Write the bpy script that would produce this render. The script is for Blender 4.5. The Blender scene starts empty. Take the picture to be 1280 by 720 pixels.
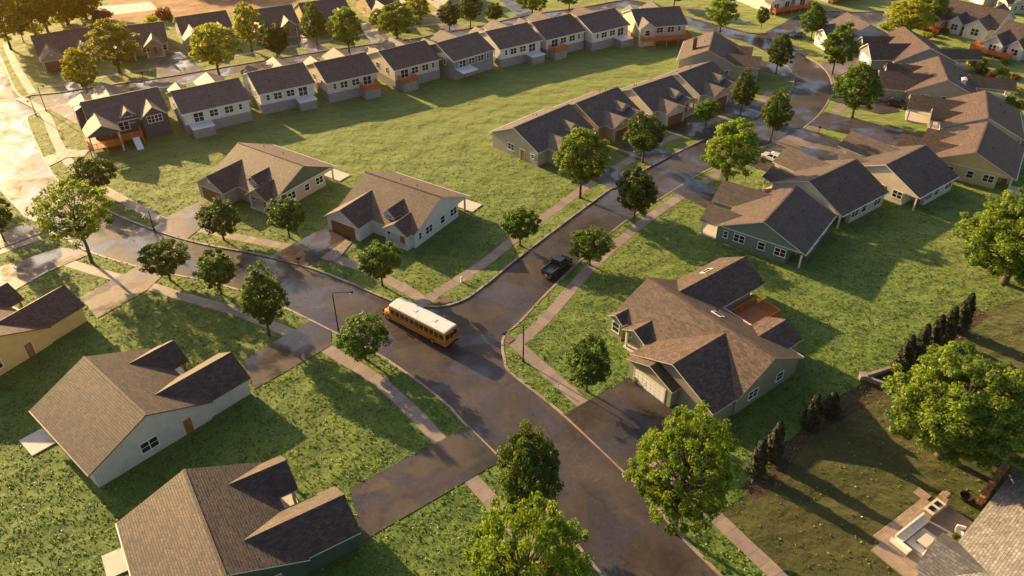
import bpy, math, random
import numpy as np
from mathutils import Vector, Matrix, geometry

random.seed(7)
rng = np.random.default_rng(7)
R = math.radians
scene = bpy.context.scene
COL = scene.collection

# ------------------------------------------------------------------ camera
FPX, PITCH, CAMH = 985.0, R(36.0), 66.0
cam_d = bpy.data.cameras.new('camera')
cam_d.sensor_width = 36.0
cam_d.lens = FPX / 1280.0 * 36.0
cam_d.clip_start = 0.5
cam_d.clip_end = 6000
cam = bpy.data.objects.new('camera', cam_d)
cam.location = (0, 0, CAMH)
cam.rotation_euler = (math.pi / 2 - PITCH, 0, 0)
COL.objects.link(cam)
scene.camera = cam
CP, SP = math.cos(PITCH), math.sin(PITCH)


def G(px, py, z=0.0):
    """place seen at photo pixel (1280 x 720) on the level z"""
    u = (px - 640) / FPX
    v = (py - 360) / FPX
    d = (u, CP - v * SP, -(SP + v * CP))
    t = (CAMH - z) / -d[2]
    return Vector((t * d[0], t * d[1], z))


def PROJY(p):
    zc = p.y * CP - (p.z - CAMH) * SP
    yc = p.y * SP + (p.z - CAMH) * CP
    return 360 - FPX * yc / zc


def PXM(p):
    return FPX / (p.y * CP - (p.z - CAMH) * SP)


# ------------------------------------------------------------------ tagging
def tag(o, label=None, cat=None, group=None, kind=None):
    if label: o['label'] = label
    if cat: o['category'] = cat
    if group: o['group'] = group
    if kind: o['kind'] = kind
    return o


def empty(name, loc, rz=0.0):
    o = bpy.data.objects.new(name, None)
    COL.objects.link(o)
    o.location = loc
    o.rotation_euler = (0, 0, rz)
    o.empty_display_size = 0.5
    return o


def link(name, me, parent=None, loc=(0, 0, 0), rot=(0, 0, 0)):
    o = bpy.data.objects.new(name, me)
    COL.objects.link(o)
    o.location = loc
    o.rotation_euler = rot
    if parent is not None:
        o.parent = parent
    return o


# ------------------------------------------------------------------ materials
def newmat(name):
    m = bpy.data.materials.new(name)
    m.use_nodes = True
    nt = m.node_tree
    bs = nt.nodes['Principled BSDF']
    return m, nt, bs


def N(nt, typ, **kw):
    n = nt.nodes.new(typ)
    for k, v in kw.items():
        setattr(n, k, v)
    return n


def ramp(nt, stops, interp='LINEAR'):
    r = nt.nodes.new('ShaderNodeValToRGB')
    r.color_ramp.interpolation = interp
    el = r.color_ramp.elements
    el[0].position, el[0].color = stops[0][0], (*stops[0][1], 1)
    el[1].position, el[1].color = stops[-1][0], (*stops[-1][1], 1)
    for p, c in stops[1:-1]:
        e = el.new(p)
        e.color = (*c, 1)
    return r


def noise(nt, vec, scale, detail=4, rough=0.55, dist=0.0):
    n = nt.nodes.new('ShaderNodeTexNoise')
    n.inputs['Scale'].default_value = scale
    n.inputs['Detail'].default_value = detail
    n.inputs['Roughness'].default_value = rough
    n.inputs['Distortion'].default_value = dist
    if vec is not None:
        nt.links.new(vec, n.inputs['Vector'])
    return n


def mixc(nt, fac, a, b, mode='MIX'):
    m = nt.nodes.new('ShaderNodeMix')
    m.data_type = 'RGBA'
    m.blend_type = mode
    for s, i in ((fac, 0), (a, 6), (b, 7)):
        if hasattr(s, 'links') or hasattr(s, 'is_linked'):
            nt.links.new(s, m.inputs[i])
        elif isinstance(s, (int, float)):
            m.inputs[i].default_value = s
        else:
            m.inputs[i].default_value = (*s, 1)
    return m.outputs[2]


def bump(nt, bs, height, strength, dist=0.05):
    b = nt.nodes.new('ShaderNodeBump')
    b.inputs['Strength'].default_value = strength
    b.inputs['Distance'].default_value = dist
    nt.links.new(height, b.inputs['Height'])
    nt.links.new(b.outputs['Normal'], bs.inputs['Normal'])
    return b


def objcoord(nt):
    return nt.nodes.new('ShaderNodeTexCoord').outputs['Object']


def worldpos(nt):
    return nt.nodes.new('ShaderNodeNewGeometry').outputs['Position']


def uvcoord(nt):
    return nt.nodes.new('ShaderNodeTexCoord').outputs['UV']


def simple(name, col, rough=0.6, metal=0.0, var=0.12, scale=6.0, spec=0.4):
    m, nt, bs = newmat(name)
    n = noise(nt, worldpos(nt), scale)
    lo = tuple(c * (1 - var) for c in col)
    hi = tuple(min(1, c * (1 + var)) for c in col)
    r = ramp(nt, [(0.3, lo), (0.7, hi)])
    nt.links.new(n.outputs['Fac'], r.inputs['Fac'])
    nt.links.new(r.outputs['Color'], bs.inputs['Base Color'])
    bs.inputs['Roughness'].default_value = rough
    bs.inputs['Metallic'].default_value = metal
    bs.inputs['Specular IOR Level'].default_value = spec
    return m


def shingle(name, c1, c2, mort, tab=0.34, row=0.2):
    m, nt, bs = newmat(name)
    uv = uvcoord(nt)
    br = N(nt, 'ShaderNodeTexBrick', offset=0.5)
    br.inputs['Scale'].default_value = 1.0
    br.inputs['Brick Width'].default_value = tab
    br.inputs['Row Height'].default_value = row
    br.inputs['Mortar Size'].default_value = 0.022
    br.inputs['Mortar Smooth'].default_value = 0.4
    br.inputs['Bias'].default_value = 0.0
    br.inputs['Color1'].default_value = (*c1, 1)
    br.inputs['Color2'].default_value = (*c2, 1)
    br.inputs['Mortar'].default_value = (*mort, 1)
    nt.links.new(uv, br.inputs['Vector'])
    n = noise(nt, uv, 0.55, 5, 0.65)
    r = ramp(nt, [(0.3, (0.72, 0.7, 0.7)), (0.7, (1.22, 1.2, 1.16))])
    nt.links.new(n.outputs['Fac'], r.inputs['Fac'])
    c = mixc(nt, 1.0, br.outputs['Color'], r.outputs['Color'], 'MULTIPLY')
    n2 = noise(nt, uv, 3.4, 2, 0.7)
    r2 = ramp(nt, [(0.25, (0.68, 0.68, 0.68)), (0.75, (1.35, 1.33, 1.3))])
    nt.links.new(n2.outputs['Fac'], r2.inputs['Fac'])
    c = mixc(nt, 1.0, c, r2.outputs['Color'], 'MULTIPLY')
    nt.links.new(c, bs.inputs['Base Color'])
    rr = nt.nodes.new('ShaderNodeMapRange')
    rr.inputs[3].default_value = 0.42
    rr.inputs[4].default_value = 0.85
    nt.links.new(n2.outputs['Fac'], rr.inputs[0])
    nt.links.new(rr.outputs[0], bs.inputs['Roughness'])
    # rows step: saw-tooth along v gives the lapped courses
    sx = nt.nodes.new('ShaderNodeSeparateXYZ')
    nt.links.new(uv, sx.inputs[0])
    mm = N(nt, 'ShaderNodeMath', operation='MULTIPLY')
    mm.inputs[1].default_value = 1.0 / row
    nt.links.new(sx.outputs['Y'], mm.inputs[0])
    fr = N(nt, 'ShaderNodeMath', operation='FRACT')
    nt.links.new(mm.outputs[0], fr.inputs[0])
    ad = N(nt, 'ShaderNodeMath', operation='SUBTRACT')
    nt.links.new(br.outputs['Fac'], ad.inputs[0])
    nt.links.new(fr.outputs[0], ad.inputs[1])
    ng = N(nt, 'ShaderNodeMath', operation='MULTIPLY')
    ng.inputs[1].default_value = -1.0
    nt.links.new(ad.outputs[0], ng.inputs[0])
    n3 = noise(nt, uv, 5.5, 2, 0.6)
    a2 = N(nt, 'ShaderNodeMath', operation='ADD')
    nt.links.new(ng.outputs[0], a2.inputs[0])
    nt.links.new(n3.outputs['Fac'], a2.inputs[1])
    bump(nt, bs, a2.outputs[0], 0.75, 0.035)
    return m


def siding(name, col, row=0.18, vertical=False):
    m, nt, bs = newmat(name)
    uv = uvcoord(nt)
    sx = nt.nodes.new('ShaderNodeSeparateXYZ')
    nt.links.new(uv, sx.inputs[0])
    mm = N(nt, 'ShaderNodeMath', operation='MULTIPLY')
    mm.inputs[1].default_value = 1.0 / row
    nt.links.new(sx.outputs['X' if vertical else 'Y'], mm.inputs[0])
    fr = N(nt, 'ShaderNodeMath', operation='FRACT')
    nt.links.new(mm.outputs[0], fr.inputs[0])
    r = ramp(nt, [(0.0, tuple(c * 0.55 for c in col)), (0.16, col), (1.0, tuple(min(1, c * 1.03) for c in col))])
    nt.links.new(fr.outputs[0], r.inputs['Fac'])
    n = noise(nt, uv, 0.8, 5, 0.6)
    r2 = ramp(nt, [(0.3, (0.85, 0.84, 0.82)), (0.7, (1.05, 1.05, 1.05))])
    nt.links.new(n.outputs['Fac'], r2.inputs['Fac'])
    c = mixc(nt, 1.0, r.outputs['Color'], r2.outputs['Color'], 'MULTIPLY')
    nt.links.new(c, bs.inputs['Base Color'])
    bs.inputs['Roughness'].default_value = 0.6
    ng = N(nt, 'ShaderNodeMath', operation='MULTIPLY')
    ng.inputs[1].default_value = -1.0
    nt.links.new(fr.outputs[0], ng.inputs[0])
    bump(nt, bs, ng.outputs[0], 0.5, 0.02)
    return m


def brickmat(name, c1, c2, mort, w=0.24, h=0.08):
    m, nt, bs = newmat(name)
    uv = uvcoord(nt)
    br = N(nt, 'ShaderNodeTexBrick', offset=0.5)
    br.inputs['Scale'].default_value = 1.0
    br.inputs['Brick Width'].default_value = w
    br.inputs['Row Height'].default_value = h
    br.inputs['Mortar Size'].default_value = 0.012
    br.inputs['Color1'].default_value = (*c1, 1)
    br.inputs['Color2'].default_value = (*c2, 1)
    br.inputs['Mortar'].default_value = (*mort, 1)
    nt.links.new(uv, br.inputs['Vector'])
    n = noise(nt, uv, 1.2, 5, 0.65)
    r2 = ramp(nt, [(0.3, (0.75, 0.75, 0.75)), (0.7, (1.15, 1.15, 1.15))])
    nt.links.new(n.outputs['Fac'], r2.inputs['Fac'])
    c = mixc(nt, 1.0, br.outputs['Color'], r2.outputs['Color'], 'MULTIPLY')
    nt.links.new(c, bs.inputs['Base Color'])
    bs.inputs['Roughness'].default_value = 0.8
    bump(nt, bs, br.outputs['Fac'], -0.5, 0.02)
    return m


def asphalt(name, base, wet=0.5, warm=1.0):
    m, nt, bs = newmat(name)
    p = worldpos(nt)
    big = noise(nt, p, 0.10, 6, 0.6, 0.6)
    r = ramp(nt, [(0.3, tuple(c * 0.62 for c in base)), (0.5, base), (0.72, tuple(c * 1.7 for c in base))])
    nt.links.new(big.outputs['Fac'], r.inputs['Fac'])
    fine = noise(nt, p, 3.2, 5, 0.75)
    r2 = ramp(nt, [(0.3, (0.7, 0.7, 0.72)), (0.7, (1.3, 1.27, 1.22))])
    nt.links.new(fine.outputs['Fac'], r2.inputs['Fac'])
    c = mixc(nt, 1.0, r.outputs['Color'], r2.outputs['Color'], 'MULTIPLY')
    # dry scuffs and litter of blossom dust: real, fixed marks
    sc = noise(nt, p, 0.9, 8, 0.8, 1.2)
    r3 = ramp(nt, [(0.6, (0, 0, 0)), (0.74, (1, 1, 1))])
    nt.links.new(sc.outputs['Fac'], r3.inputs['Fac'])
    sm = N(nt, 'ShaderNodeMath', operation='MULTIPLY')
    sm.inputs[1].default_value = 0.35
    nt.links.new(r3.outputs['Color'], sm.inputs[0])
    c = mixc(nt, sm.outputs[0], c, (base[0] * 3.0, base[1] * 2.4, base[2] * 1.9))
    # crack seams
    vo = N(nt, 'ShaderNodeTexVoronoi', feature='DISTANCE_TO_EDGE')
    vo.inputs['Scale'].default_value = 0.11
    wn = noise(nt, p, 0.6, 3, 0.6)
    wv = N(nt, 'ShaderNodeVectorMath', operation='MULTIPLY_ADD')
    nt.links.new(wn.outputs['Color'], wv.inputs[0])
    wv.inputs[1].default_value = (2.5, 2.5, 0)
    nt.links.new(p, wv.inputs[2])
    nt.links.new(wv.outputs[0], vo.inputs['Vector'])
    r4 = ramp(nt, [(0.002, (0.65, 0.65, 0.65)), (0.006, (1, 1, 1))])
    nt.links.new(vo.outputs['Distance'], r4.inputs['Fac'])
    c = mixc(nt, 1.0, c, r4.outputs['Color'], 'MULTIPLY')
    nt.links.new(c, bs.inputs['Base Color'])
    wetn = noise(nt, p, 0.16, 6, 0.62, 0.8)
    rr = ramp(nt, [(0.34, (0.14,) * 3), (0.48, (0.32,) * 3), (0.62, (0.7,) * 3)])
    nt.links.new(wetn.outputs['Fac'], rr.inputs['Fac'])
    nt.links.new(rr.outputs['Color'], bs.inputs['Roughness'])
    bs.inputs['Specular IOR Level'].default_value = 0.28
    rc = ramp(nt, [(0.40, (1.0,) * 3), (0.53, (0.0,) * 3)])
    nt.links.new(wetn.outputs['Fac'], rc.inputs['Fac'])
    nt.links.new(rc.outputs['Color'], bs.inputs['Coat Weight'])
    bs.inputs['Coat Roughness'].default_value = 0.15
    bs.inputs['Coat IOR'].default_value = 1.5
    bump(nt, bs, fine.outputs['Fac'], 0.12, 0.02)
    return m


def lawnmat(name, dark, mid, light, dry):
    m, nt, bs = newmat(name)
    p = worldpos(nt)
    a = noise(nt, p, 0.045, 5, 0.6, 0.4)
    b = noise(nt, p, 0.55, 6, 0.7, 0.3)
    f = noise(nt, p, 3.5, 5, 0.75)
    r = ramp(nt, [(0.3, dark), (0.55, mid), (0.75, light)])
    nt.links.new(b.outputs['Fac'], r.inputs['Fac'])
    ra = ramp(nt, [(0.42, (0, 0, 0)), (0.68, (1, 1, 1))])
    nt.links.new(a.outputs['Fac'], ra.inputs['Fac'])
    sm = N(nt, 'ShaderNodeMath', operation='MULTIPLY')
    sm.inputs[1].default_value = 0.5
    nt.links.new(ra.outputs['Color'], sm.inputs[0])
    c = mixc(nt, sm.outputs[0], r.outputs['Color'], dry)
    rf = ramp(nt, [(0.3, (0.5, 0.52, 0.5)), (0.7, (1.5, 1.45, 1.4))])
    nt.links.new(f.outputs['Fac'], rf.inputs['Fac'])
    c = mixc(nt, 1.0, c, rf.outputs['Color'], 'MULTIPLY')
    nt.links.new(c, bs.inputs['Base Color'])
    bs.inputs['Roughness'].default_value = 0.8
    bs.inputs['Specular IOR Level'].default_value = 0.25
    bs.inputs['Sheen Weight'].default_value = 0.25
    bs.inputs['Sheen Tint'].default_value = (0.9, 0.85, 0.4, 1)
    w = noise(nt, p, 0.22, 3, 0.5)
    ad = N(nt, 'ShaderNodeMath', operation='MULTIPLY_ADD')
    nt.links.new(w.outputs['Fac'], ad.inputs[0])
    ad.inputs[1].default_value = 4.0
    nt.links.new(b.outputs['Fac'], ad.inputs[2])
    ad2 = N(nt, 'ShaderNodeMath', operation='MULTIPLY_ADD')
    nt.links.new(f.outputs['Fac'], ad2.inputs[0])
    ad2.inputs[1].default_value = 0.28
    nt.links.new(ad.outputs[0], ad2.inputs[2])
    bump(nt, bs, ad2.outputs[0], 0.8, 0.25)
    return m


def leafmat(name, c_dark, c_light, trans=0.35):
    m, nt, bs = newmat(name)
    at = N(nt, 'ShaderNodeAttribute', attribute_name='tint')
    r = ramp(nt, [(0.0, c_dark), (1.0, c_light)])
    nt.links.new(at.outputs['Fac'], r.inputs['Fac'])
    oi = nt.nodes.new('ShaderNodeObjectInfo')
    hsv = nt.nodes.new('ShaderNodeHueSaturation')
    mr = nt.nodes.new('ShaderNodeMapRange')
    mr.inputs[3].default_value = 0.8
    mr.inputs[4].default_value = 1.2
    nt.links.new(oi.outputs['Random'], mr.inputs[0])
    nt.links.new(mr.outputs[0], hsv.inputs['Value'])
    nt.links.new(r.outputs['Color'], hsv.inputs['Color'])
    nt.links.new(hsv.outputs['Color'], bs.inputs['Base Color'])
    bs.inputs['Roughness'].default_value = 0.55
    bs.inputs['Specular IOR Level'].default_value = 0.3
    tr = nt.nodes.new('ShaderNodeBsdfTranslucent')
    tc = mixc(nt, 1.0, hsv.outputs['Color'], (1.5, 1.35, 0.6), 'MULTIPLY')
    nt.links.new(tc, tr.inputs['Color'])
    mx = nt.nodes.new('ShaderNodeMixShader')
    mx.inputs[0].default_value = trans
    nt.links.new(bs.outputs[0], mx.inputs[1])
    nt.links.new(tr.outputs[0], mx.inputs[2])
    nt.links.new(mx.outputs[0], nt.nodes['Material Output'].inputs['Surface'])
    return m


def slabmat(name, col, joint=1.5, var=0.25):
    """concrete flags cut by joints across u"""
    m, nt, bs = newmat(name)
    uv = uvcoord(nt)
    br = N(nt, 'ShaderNodeTexBrick', offset=0.0)
    br.inputs['Scale'].default_value = 1.0
    br.inputs['Brick Width'].default_value = joint
    br.inputs['Row Height'].default_value = 50.0
    br.inputs['Mortar Size'].default_value = 0.02
    br.inputs['Color1'].default_value = (*[c * (1 - var) for c in col], 1)
    br.inputs['Color2'].default_value = (*[c * (1 + var * .5) for c in col], 1)
    br.inputs['Mortar'].default_value = (*[c * .35 for c in col], 1)
    mp = nt.nodes.new('ShaderNodeMapping')
    mp.inputs['Location'].default_value = (0, 20, 0)
    nt.links.new(uv, mp.inputs[0])
    nt.links.new(mp.outputs[0], br.inputs['Vector'])
    n = noise(nt, worldpos(nt), 1.1, 6, 0.7)
    r2 = ramp(nt, [(0.3, (0.72, 0.72, 0.72)), (0.7, (1.12, 1.1, 1.08))])
    nt.links.new(n.outputs['Fac'], r2.inputs['Fac'])
    c = mixc(nt, 1.0, br.outputs['Color'], r2.outputs['Color'], 'MULTIPLY')
    nt.links.new(c, bs.inputs['Base Color'])
    bs.inputs['Roughness'].default_value = 0.6
    return m


M = {}
M['lawn'] = lawnmat('lawn', (0.030, 0.078, 0.012), (0.056, 0.120, 0.016), (0.100, 0.165, 0.022), (0.110, 0.140, 0.024))
M['garden'] = lawnmat('shade_toned_garden_lawn', (0.011, 0.021, 0.005), (0.023, 0.037, 0.008), (0.040, 0.046, 0.011), (0.060, 0.042, 0.012))  # browner garden grass, with the shade over it put into the dark colours
M['blade'] = leafmat('grass_blade', (0.032, 0.082, 0.012), (0.23, 0.32, 0.055), 0.42)
M['clover'] = simple('clover_flower', (0.6, 0.58, 0.5), 0.7)
M['earth'] = simple('dry_earth', (0.30, 0.17, 0.08), 0.9, var=0.4, scale=0.25)
M['mulch'] = simple('dark_mulch', (0.05, 0.032, 0.018), 0.95, var=0.5, scale=2.0)
M['road'] = asphalt('wet_asphalt', (0.052, 0.042, 0.040))
M['drive'] = asphalt('driveway_asphalt', (0.054, 0.044, 0.041))
M['concdrive'] = asphalt('driveway_concrete', (0.16, 0.125, 0.105))
M['walk'] = slabmat('sidewalk_concrete', (0.27, 0.205, 0.18))
M['kerb'] = slabmat('kerb_concrete', (0.30, 0.235, 0.20), 3.0)
M['pad'] = simple('pale_concrete', (0.50, 0.45, 0.40), 0.7, var=0.1, scale=1.0)
M['tactile'] = simple('red_tactile_plate', (0.15, 0.07, 0.055), 0.6, scale=8)
M['roof_brown'] = shingle('roof_brown', (0.140, 0.080, 0.056), (0.060, 0.038, 0.032), (0.028, 0.019, 0.017), .42, .25)
M['roof_mauve'] = shingle('roof_mauve', (0.120, 0.080, 0.067), (0.060, 0.044, 0.042), (0.03, 0.021, 0.02), .42, .25)
M['roof_dark'] = shingle('roof_dark', (0.150, 0.105, 0.090), (0.080, 0.062, 0.058), (0.025, 0.02, 0.019), .4, .24)
M['roof_near'] = shingle('roof_near', (0.130, 0.075, 0.054), (0.040, 0.028, 0.025), (0.022, 0.016, 0.015), .50, .28)
M['roof_back'] = shingle('roof_umber', (0.100, 0.060, 0.045), (0.032, 0.022, 0.020), (0.018, 0.013, 0.012), .50, .28)
M['roof_slate'] = shingle('roof_slate', (0.20, 0.19, 0.19), (0.11, 0.11, 0.117), (0.08, 0.07, 0.065), 0.5, 0.3)
SID = dict(cream=(0.56, 0.50, 0.41), white=(0.62, 0.61, 0.58), sage=(0.14, 0.19, 0.16), slate=(0.05, 0.065, 0.08),
           yellow=(0.58, 0.41, 0.16), taupe=(0.36, 0.32, 0.26), grey=(0.40, 0.41, 0.41), tan=(0.40, 0.28, 0.17),
           bluegrey=(0.17, 0.20, 0.24), dkgreen=(0.045, 0.085, 0.065), olive=(0.25, 0.24, 0.17))
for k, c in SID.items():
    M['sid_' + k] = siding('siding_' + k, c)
M['sid_batten'] = siding('siding_batten', (0.56, 0.52, 0.46), 0.3, True)
M['brick'] = brickmat('brick_wall', (0.26, 0.10, 0.055), (0.17, 0.065, 0.04), (0.25, 0.2, 0.17))
M['found_grey'] = brickmat('foundation_block', (0.28, 0.285, 0.30), (0.22, 0.225, 0.235), (0.17, 0.17, 0.17), 0.4, 0.2)
M['trim'] = simple('trim_paint', (0.60, 0.56, 0.50), 0.5, var=0.05)
M['trim_dark'] = simple('trim_brown', (0.10, 0.075, 0.06), 0.5, var=0.1)
M['white'] = simple('white_paint', (0.76, 0.74, 0.70), 0.5, var=0.05)
M['door_brown'] = simple('door_wood', (0.26, 0.115, 0.035), 0.5, var=0.2)
M['garage_brown'] = simple('garage_wood', (0.18, 0.075, 0.035), 0.5, var=0.2)
M['deck'] = siding('deck_boards', (0.42, 0.12, 0.03), 0.14, True)
M['deck_rail'] = simple('deck_stain', (0.60, 0.16, 0.035), 0.55, var=0.2, scale=2.0)
M['metal_dark'] = simple('dark_metal', (0.025, 0.022, 0.02), 0.45, 0.6)
M['steel'] = simple('galvanised_steel', (0.45, 0.45, 0.46), 0.35, 0.8)
M['bark'] = simple('bark', (0.085, 0.058, 0.038), 0.9, var=0.4, scale=5)
M['rubber'] = simple('tyre_rubber', (0.018, 0.018, 0.018), 0.8)
M['stone'] = brickmat('garden_stone', (0.34, 0.25, 0.19), (0.22, 0.16, 0.125), (0.12, 0.09, 0.07), 0.5, 0.25)
M['cushion'] = simple('pale_cushion', (0.68, 0.65, 0.60), 0.9, var=0.08)
M['wicker'] = simple('grey_wicker', (0.22, 0.20, 0.18), 0.8, var=0.2, scale=20)
m, nt, bs = newmat('window_glass')
bs.inputs['Base Color'].default_value = (0.012, 0.014, 0.016, 1)
bs.inputs['Roughness'].default_value = 0.074
bs.inputs['Specular IOR Level'].default_value = 0.7
M['glass'] = m


def paint(name, col, rough=0.3, coat=0.6):
    m, nt, bs = newmat(name)
    n = noise(nt, objcoord(nt), 3.0, 5, 0.7)
    r = ramp(nt, [(0.3, tuple(c * 0.86 for c in col)), (0.7, col)])
    nt.links.new(n.outputs['Fac'], r.inputs['Fac'])
    nt.links.new(r.outputs['Color'], bs.inputs['Base Color'])
    bs.inputs['Roughness'].default_value = rough
    bs.inputs['Coat Weight'].default_value = coat
    bs.inputs['Coat Roughness'].default_value = 0.1
    return m


M['bus_yellow'] = paint('bus_yellow', (0.62, 0.235, 0.012))
M['bus_black'] = paint('bus_black_trim', (0.015, 0.015, 0.015), 0.5, 0.1)
M['bus_roof'] = paint('bus_white_roof', (0.62, 0.62, 0.62), 0.4, 0.3)
M['car_black'] = paint('car_black', (0.012, 0.012, 0.014), 0.25, 1.0)
M['car_silver'] = paint('car_silver', (0.5, 0.5, 0.5), 0.3, 1.0)
M['car_blue'] = paint('car_blue', (0.02, 0.03, 0.06), 0.3, 1.0)
M['red_lens'] = paint('red_lens', (0.4, 0.012, 0.01), 0.2, 0.5)
M['clear_lens'] = paint('clear_lens', (0.7, 0.7, 0.68), 0.15, 0.5)
M['leaf_green'] = leafmat('leaf_green', (0.024, 0.066, 0.008), (0.130, 0.225, 0.028), 0.4)
M['leaf_big'] = leafmat('leaf_big', (0.032, 0.075, 0.008), (0.25, 0.34, 0.04), 0.42)
M['leaf_dark'] = leafmat('leaf_dark', (0.018, 0.044, 0.006), (0.105, 0.165, 0.022), 0.38)
M['leaf_yellow'] = leafmat('leaf_yellow', (0.060, 0.125, 0.010), (0.26, 0.36, 0.042), 0.48)
M['leaf_gold'] = leafmat('leaf_gold', (0.12, 0.150, 0.012), (0.38, 0.40, 0.045), 0.5)
M['leaf_rust'] = leafmat('leaf_rust', (0.085, 0.035, 0.010), (0.24, 0.10, 0.025), 0.3)
M['leaf_cypress'] = leafmat('leaf_cypress', (0.008, 0.015, 0.005), (0.040, 0.044, 0.010), 0.12)


# ------------------------------------------------------------------ mesh builder
class MB:
    def __init__(s):
        s.v, s.f, s.m = [], [], []

    def add(s, verts, faces, mi=0):
        o = len(s.v)
        s.v += [tuple(p) for p in verts]
        s.f += [tuple(i + o for i in f) for f in faces]
        s.m += [mi] * len(faces)

    def box(s, x0, x1, y0, y1, z0, z1, mi=0):
        s.add([(x0, y0, z0), (x1, y0, z0), (x1, y1, z0), (x0, y1, z0), (x0, y0, z1), (x1, y0, z1), (x1, y1, z1), (x0, y1, z1)],
              [(0, 3, 2, 1), (4, 5, 6, 7), (0, 1, 5, 4), (1, 2, 6, 5), (2, 3, 7, 6), (3, 0, 4, 7)], mi)

    def prism_x(s, poly, x0, x1, mi=0):      # poly of (y, z) counter-clockwise seen from +x
        n = len(poly)
        s.add([(x0, y, z) for y, z in poly] + [(x1, y, z) for y, z in poly],
              [tuple(range(n - 1, -1, -1)), tuple(range(n, 2 * n))] + [(i, (i + 1) % n, n + (i + 1) % n, n + i) for i in range(n)], mi)

    def prism_y(s, poly, y0, y1, mi=0):      # poly of (x, z) counter-clockwise seen from -y; y0 < y1
        n = len(poly)
        s.add([(x, y0, z) for x, z in poly] + [(x, y1, z) for x, z in poly],
              [tuple(range(n)), tuple(range(2 * n - 1, n - 1, -1))] + [((i + 1) % n, i, n + i, n + (i + 1) % n) for i in range(n)], mi)

    def prism_z(s, poly, z0, z1, mi=0):
        n = len(poly)
        s.add([(x, y, z0) for x, y in poly] + [(x, y, z1) for x, y in poly],
              [tuple(range(n - 1, -1, -1)), tuple(range(n, 2 * n))] + [(i, (i + 1) % n, n + (i + 1) % n, n + i) for i in range(n)], mi)

    def slab(s, pts, t, mtop=0, mside=1):
        a, b, c = (Vector(p) for p in pts[:3])
        if (b - a).cross(c - b).z < 0:
            pts = pts[::-1]
        n = len(pts)
        v = [tuple(p) for p in pts] + [(p[0], p[1], p[2] - t) for p in pts]
        s.add(v, [tuple(range(n))], mtop)
        o = len(s.v) - 2 * n
        fs = [tuple(range(2 * n - 1, n - 1, -1))] + [((i + 1) % n, i, n + i, n + (i + 1) % n) for i in range(n)]
        s.f += [tuple(i + o for i in f) for f in fs]
        s.m += [mside] * len(fs)

    def tube(s, path, rad, k=6, mi=0, cap=True):
        path = [Vector(p) for p in path]
        if not hasattr(rad, '__len__'):
            rad = [rad] * len(path)
        rings = []
        for i, p in enumerate(path):
            d = (path[min(i + 1, len(path) - 1)] - path[max(i - 1, 0)]).normalized()
            up = Vector((0, 0, 1)) if abs(d.z) < 0.9 else Vector((1, 0, 0))
            a = d.cross(up).normalized()
            b = d.cross(a).normalized()
            rings.append([p + (a * math.cos(2 * math.pi * j / k) + b * math.sin(2 * math.pi * j / k)) * rad[i] for j in range(k)])
        o = len(s.v)
        for r in rings:
            s.v += [tuple(q) for q in r]
        for i in range(len(rings) - 1):
            for j in range(k):
                s.f.append((o + i * k + j, o + (i + 1) * k + j, o + (i + 1) * k + (j + 1) % k, o + i * k + (j + 1) % k))
                s.m.append(mi)
        if cap:
            s.f.append(tuple(o + j for j in range(k)))
            s.f.append(tuple(o + (len(rings) - 1) * k + k - 1 - j for j in range(k)))
            s.m += [mi, mi]

    def mesh(s, name, mats, smooth=False, uvs=None):
        me = bpy.data.meshes.new(name)
        me.from_pydata(s.v, [], s.f)
        if not isinstance(mats, (list, tuple)):
            mats = [mats]
        for k in mats:
            me.materials.append(M[k] if isinstance(k, str) else k)
        me.polygons.foreach_set('material_index', s.m)
        ul = me.uv_layers.new(name='UVMap').data
        co = me.vertices
        for p in me.polygons:
            n = p.normal
            if abs(n.z) > 0.98:
                ua, va = Vector((1, 0, 0)), Vector((0, 1, 0))
            else:
                ua = Vector((0, 0, 1)).cross(n).normalized()
                va = n.cross(ua)
            for li in p.loop_indices:
                c = co[me.loops[li].vertex_index].co
                ul[li].uv = (c.dot(ua), c.dot(va))
        if smooth:
            me.polygons.foreach_set('use_smooth', [True] * len(me.polygons))
        me.update()
        return me

    def build(s, name, mats, parent=None, loc=(0, 0, 0), rot=(0, 0, 0), smooth=False):
        return link(name, s.mesh(name, mats, smooth), parent, loc, rot)


def catmull(pts, n=5, closed=False):
    out = []
    P = list(pts)
    m_ = len(P)
    rngi = range(m_ if closed else m_ - 1)
    for i in rngi:
        if closed:
            p0, p1, p2, p3 = P[(i - 1) % m_], P[i], P[(i + 1) % m_], P[(i + 2) % m_]
        else:
            p0, p1, p2, p3 = P[max(i - 1, 0)], P[i], P[i + 1], P[min(i + 2, m_ - 1)]
        for k in range(n):
            t = k / n
            out.append(0.5 * ((2 * p1) + (p2 - p0) * t + (2 * p0 - 5 * p1 + 4 * p2 - p3) * t * t + (3 * p1 - p0 - 3 * p2 + p3) * t ** 3))
    if not closed:
        out.append(P[-1])
    return out


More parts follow.
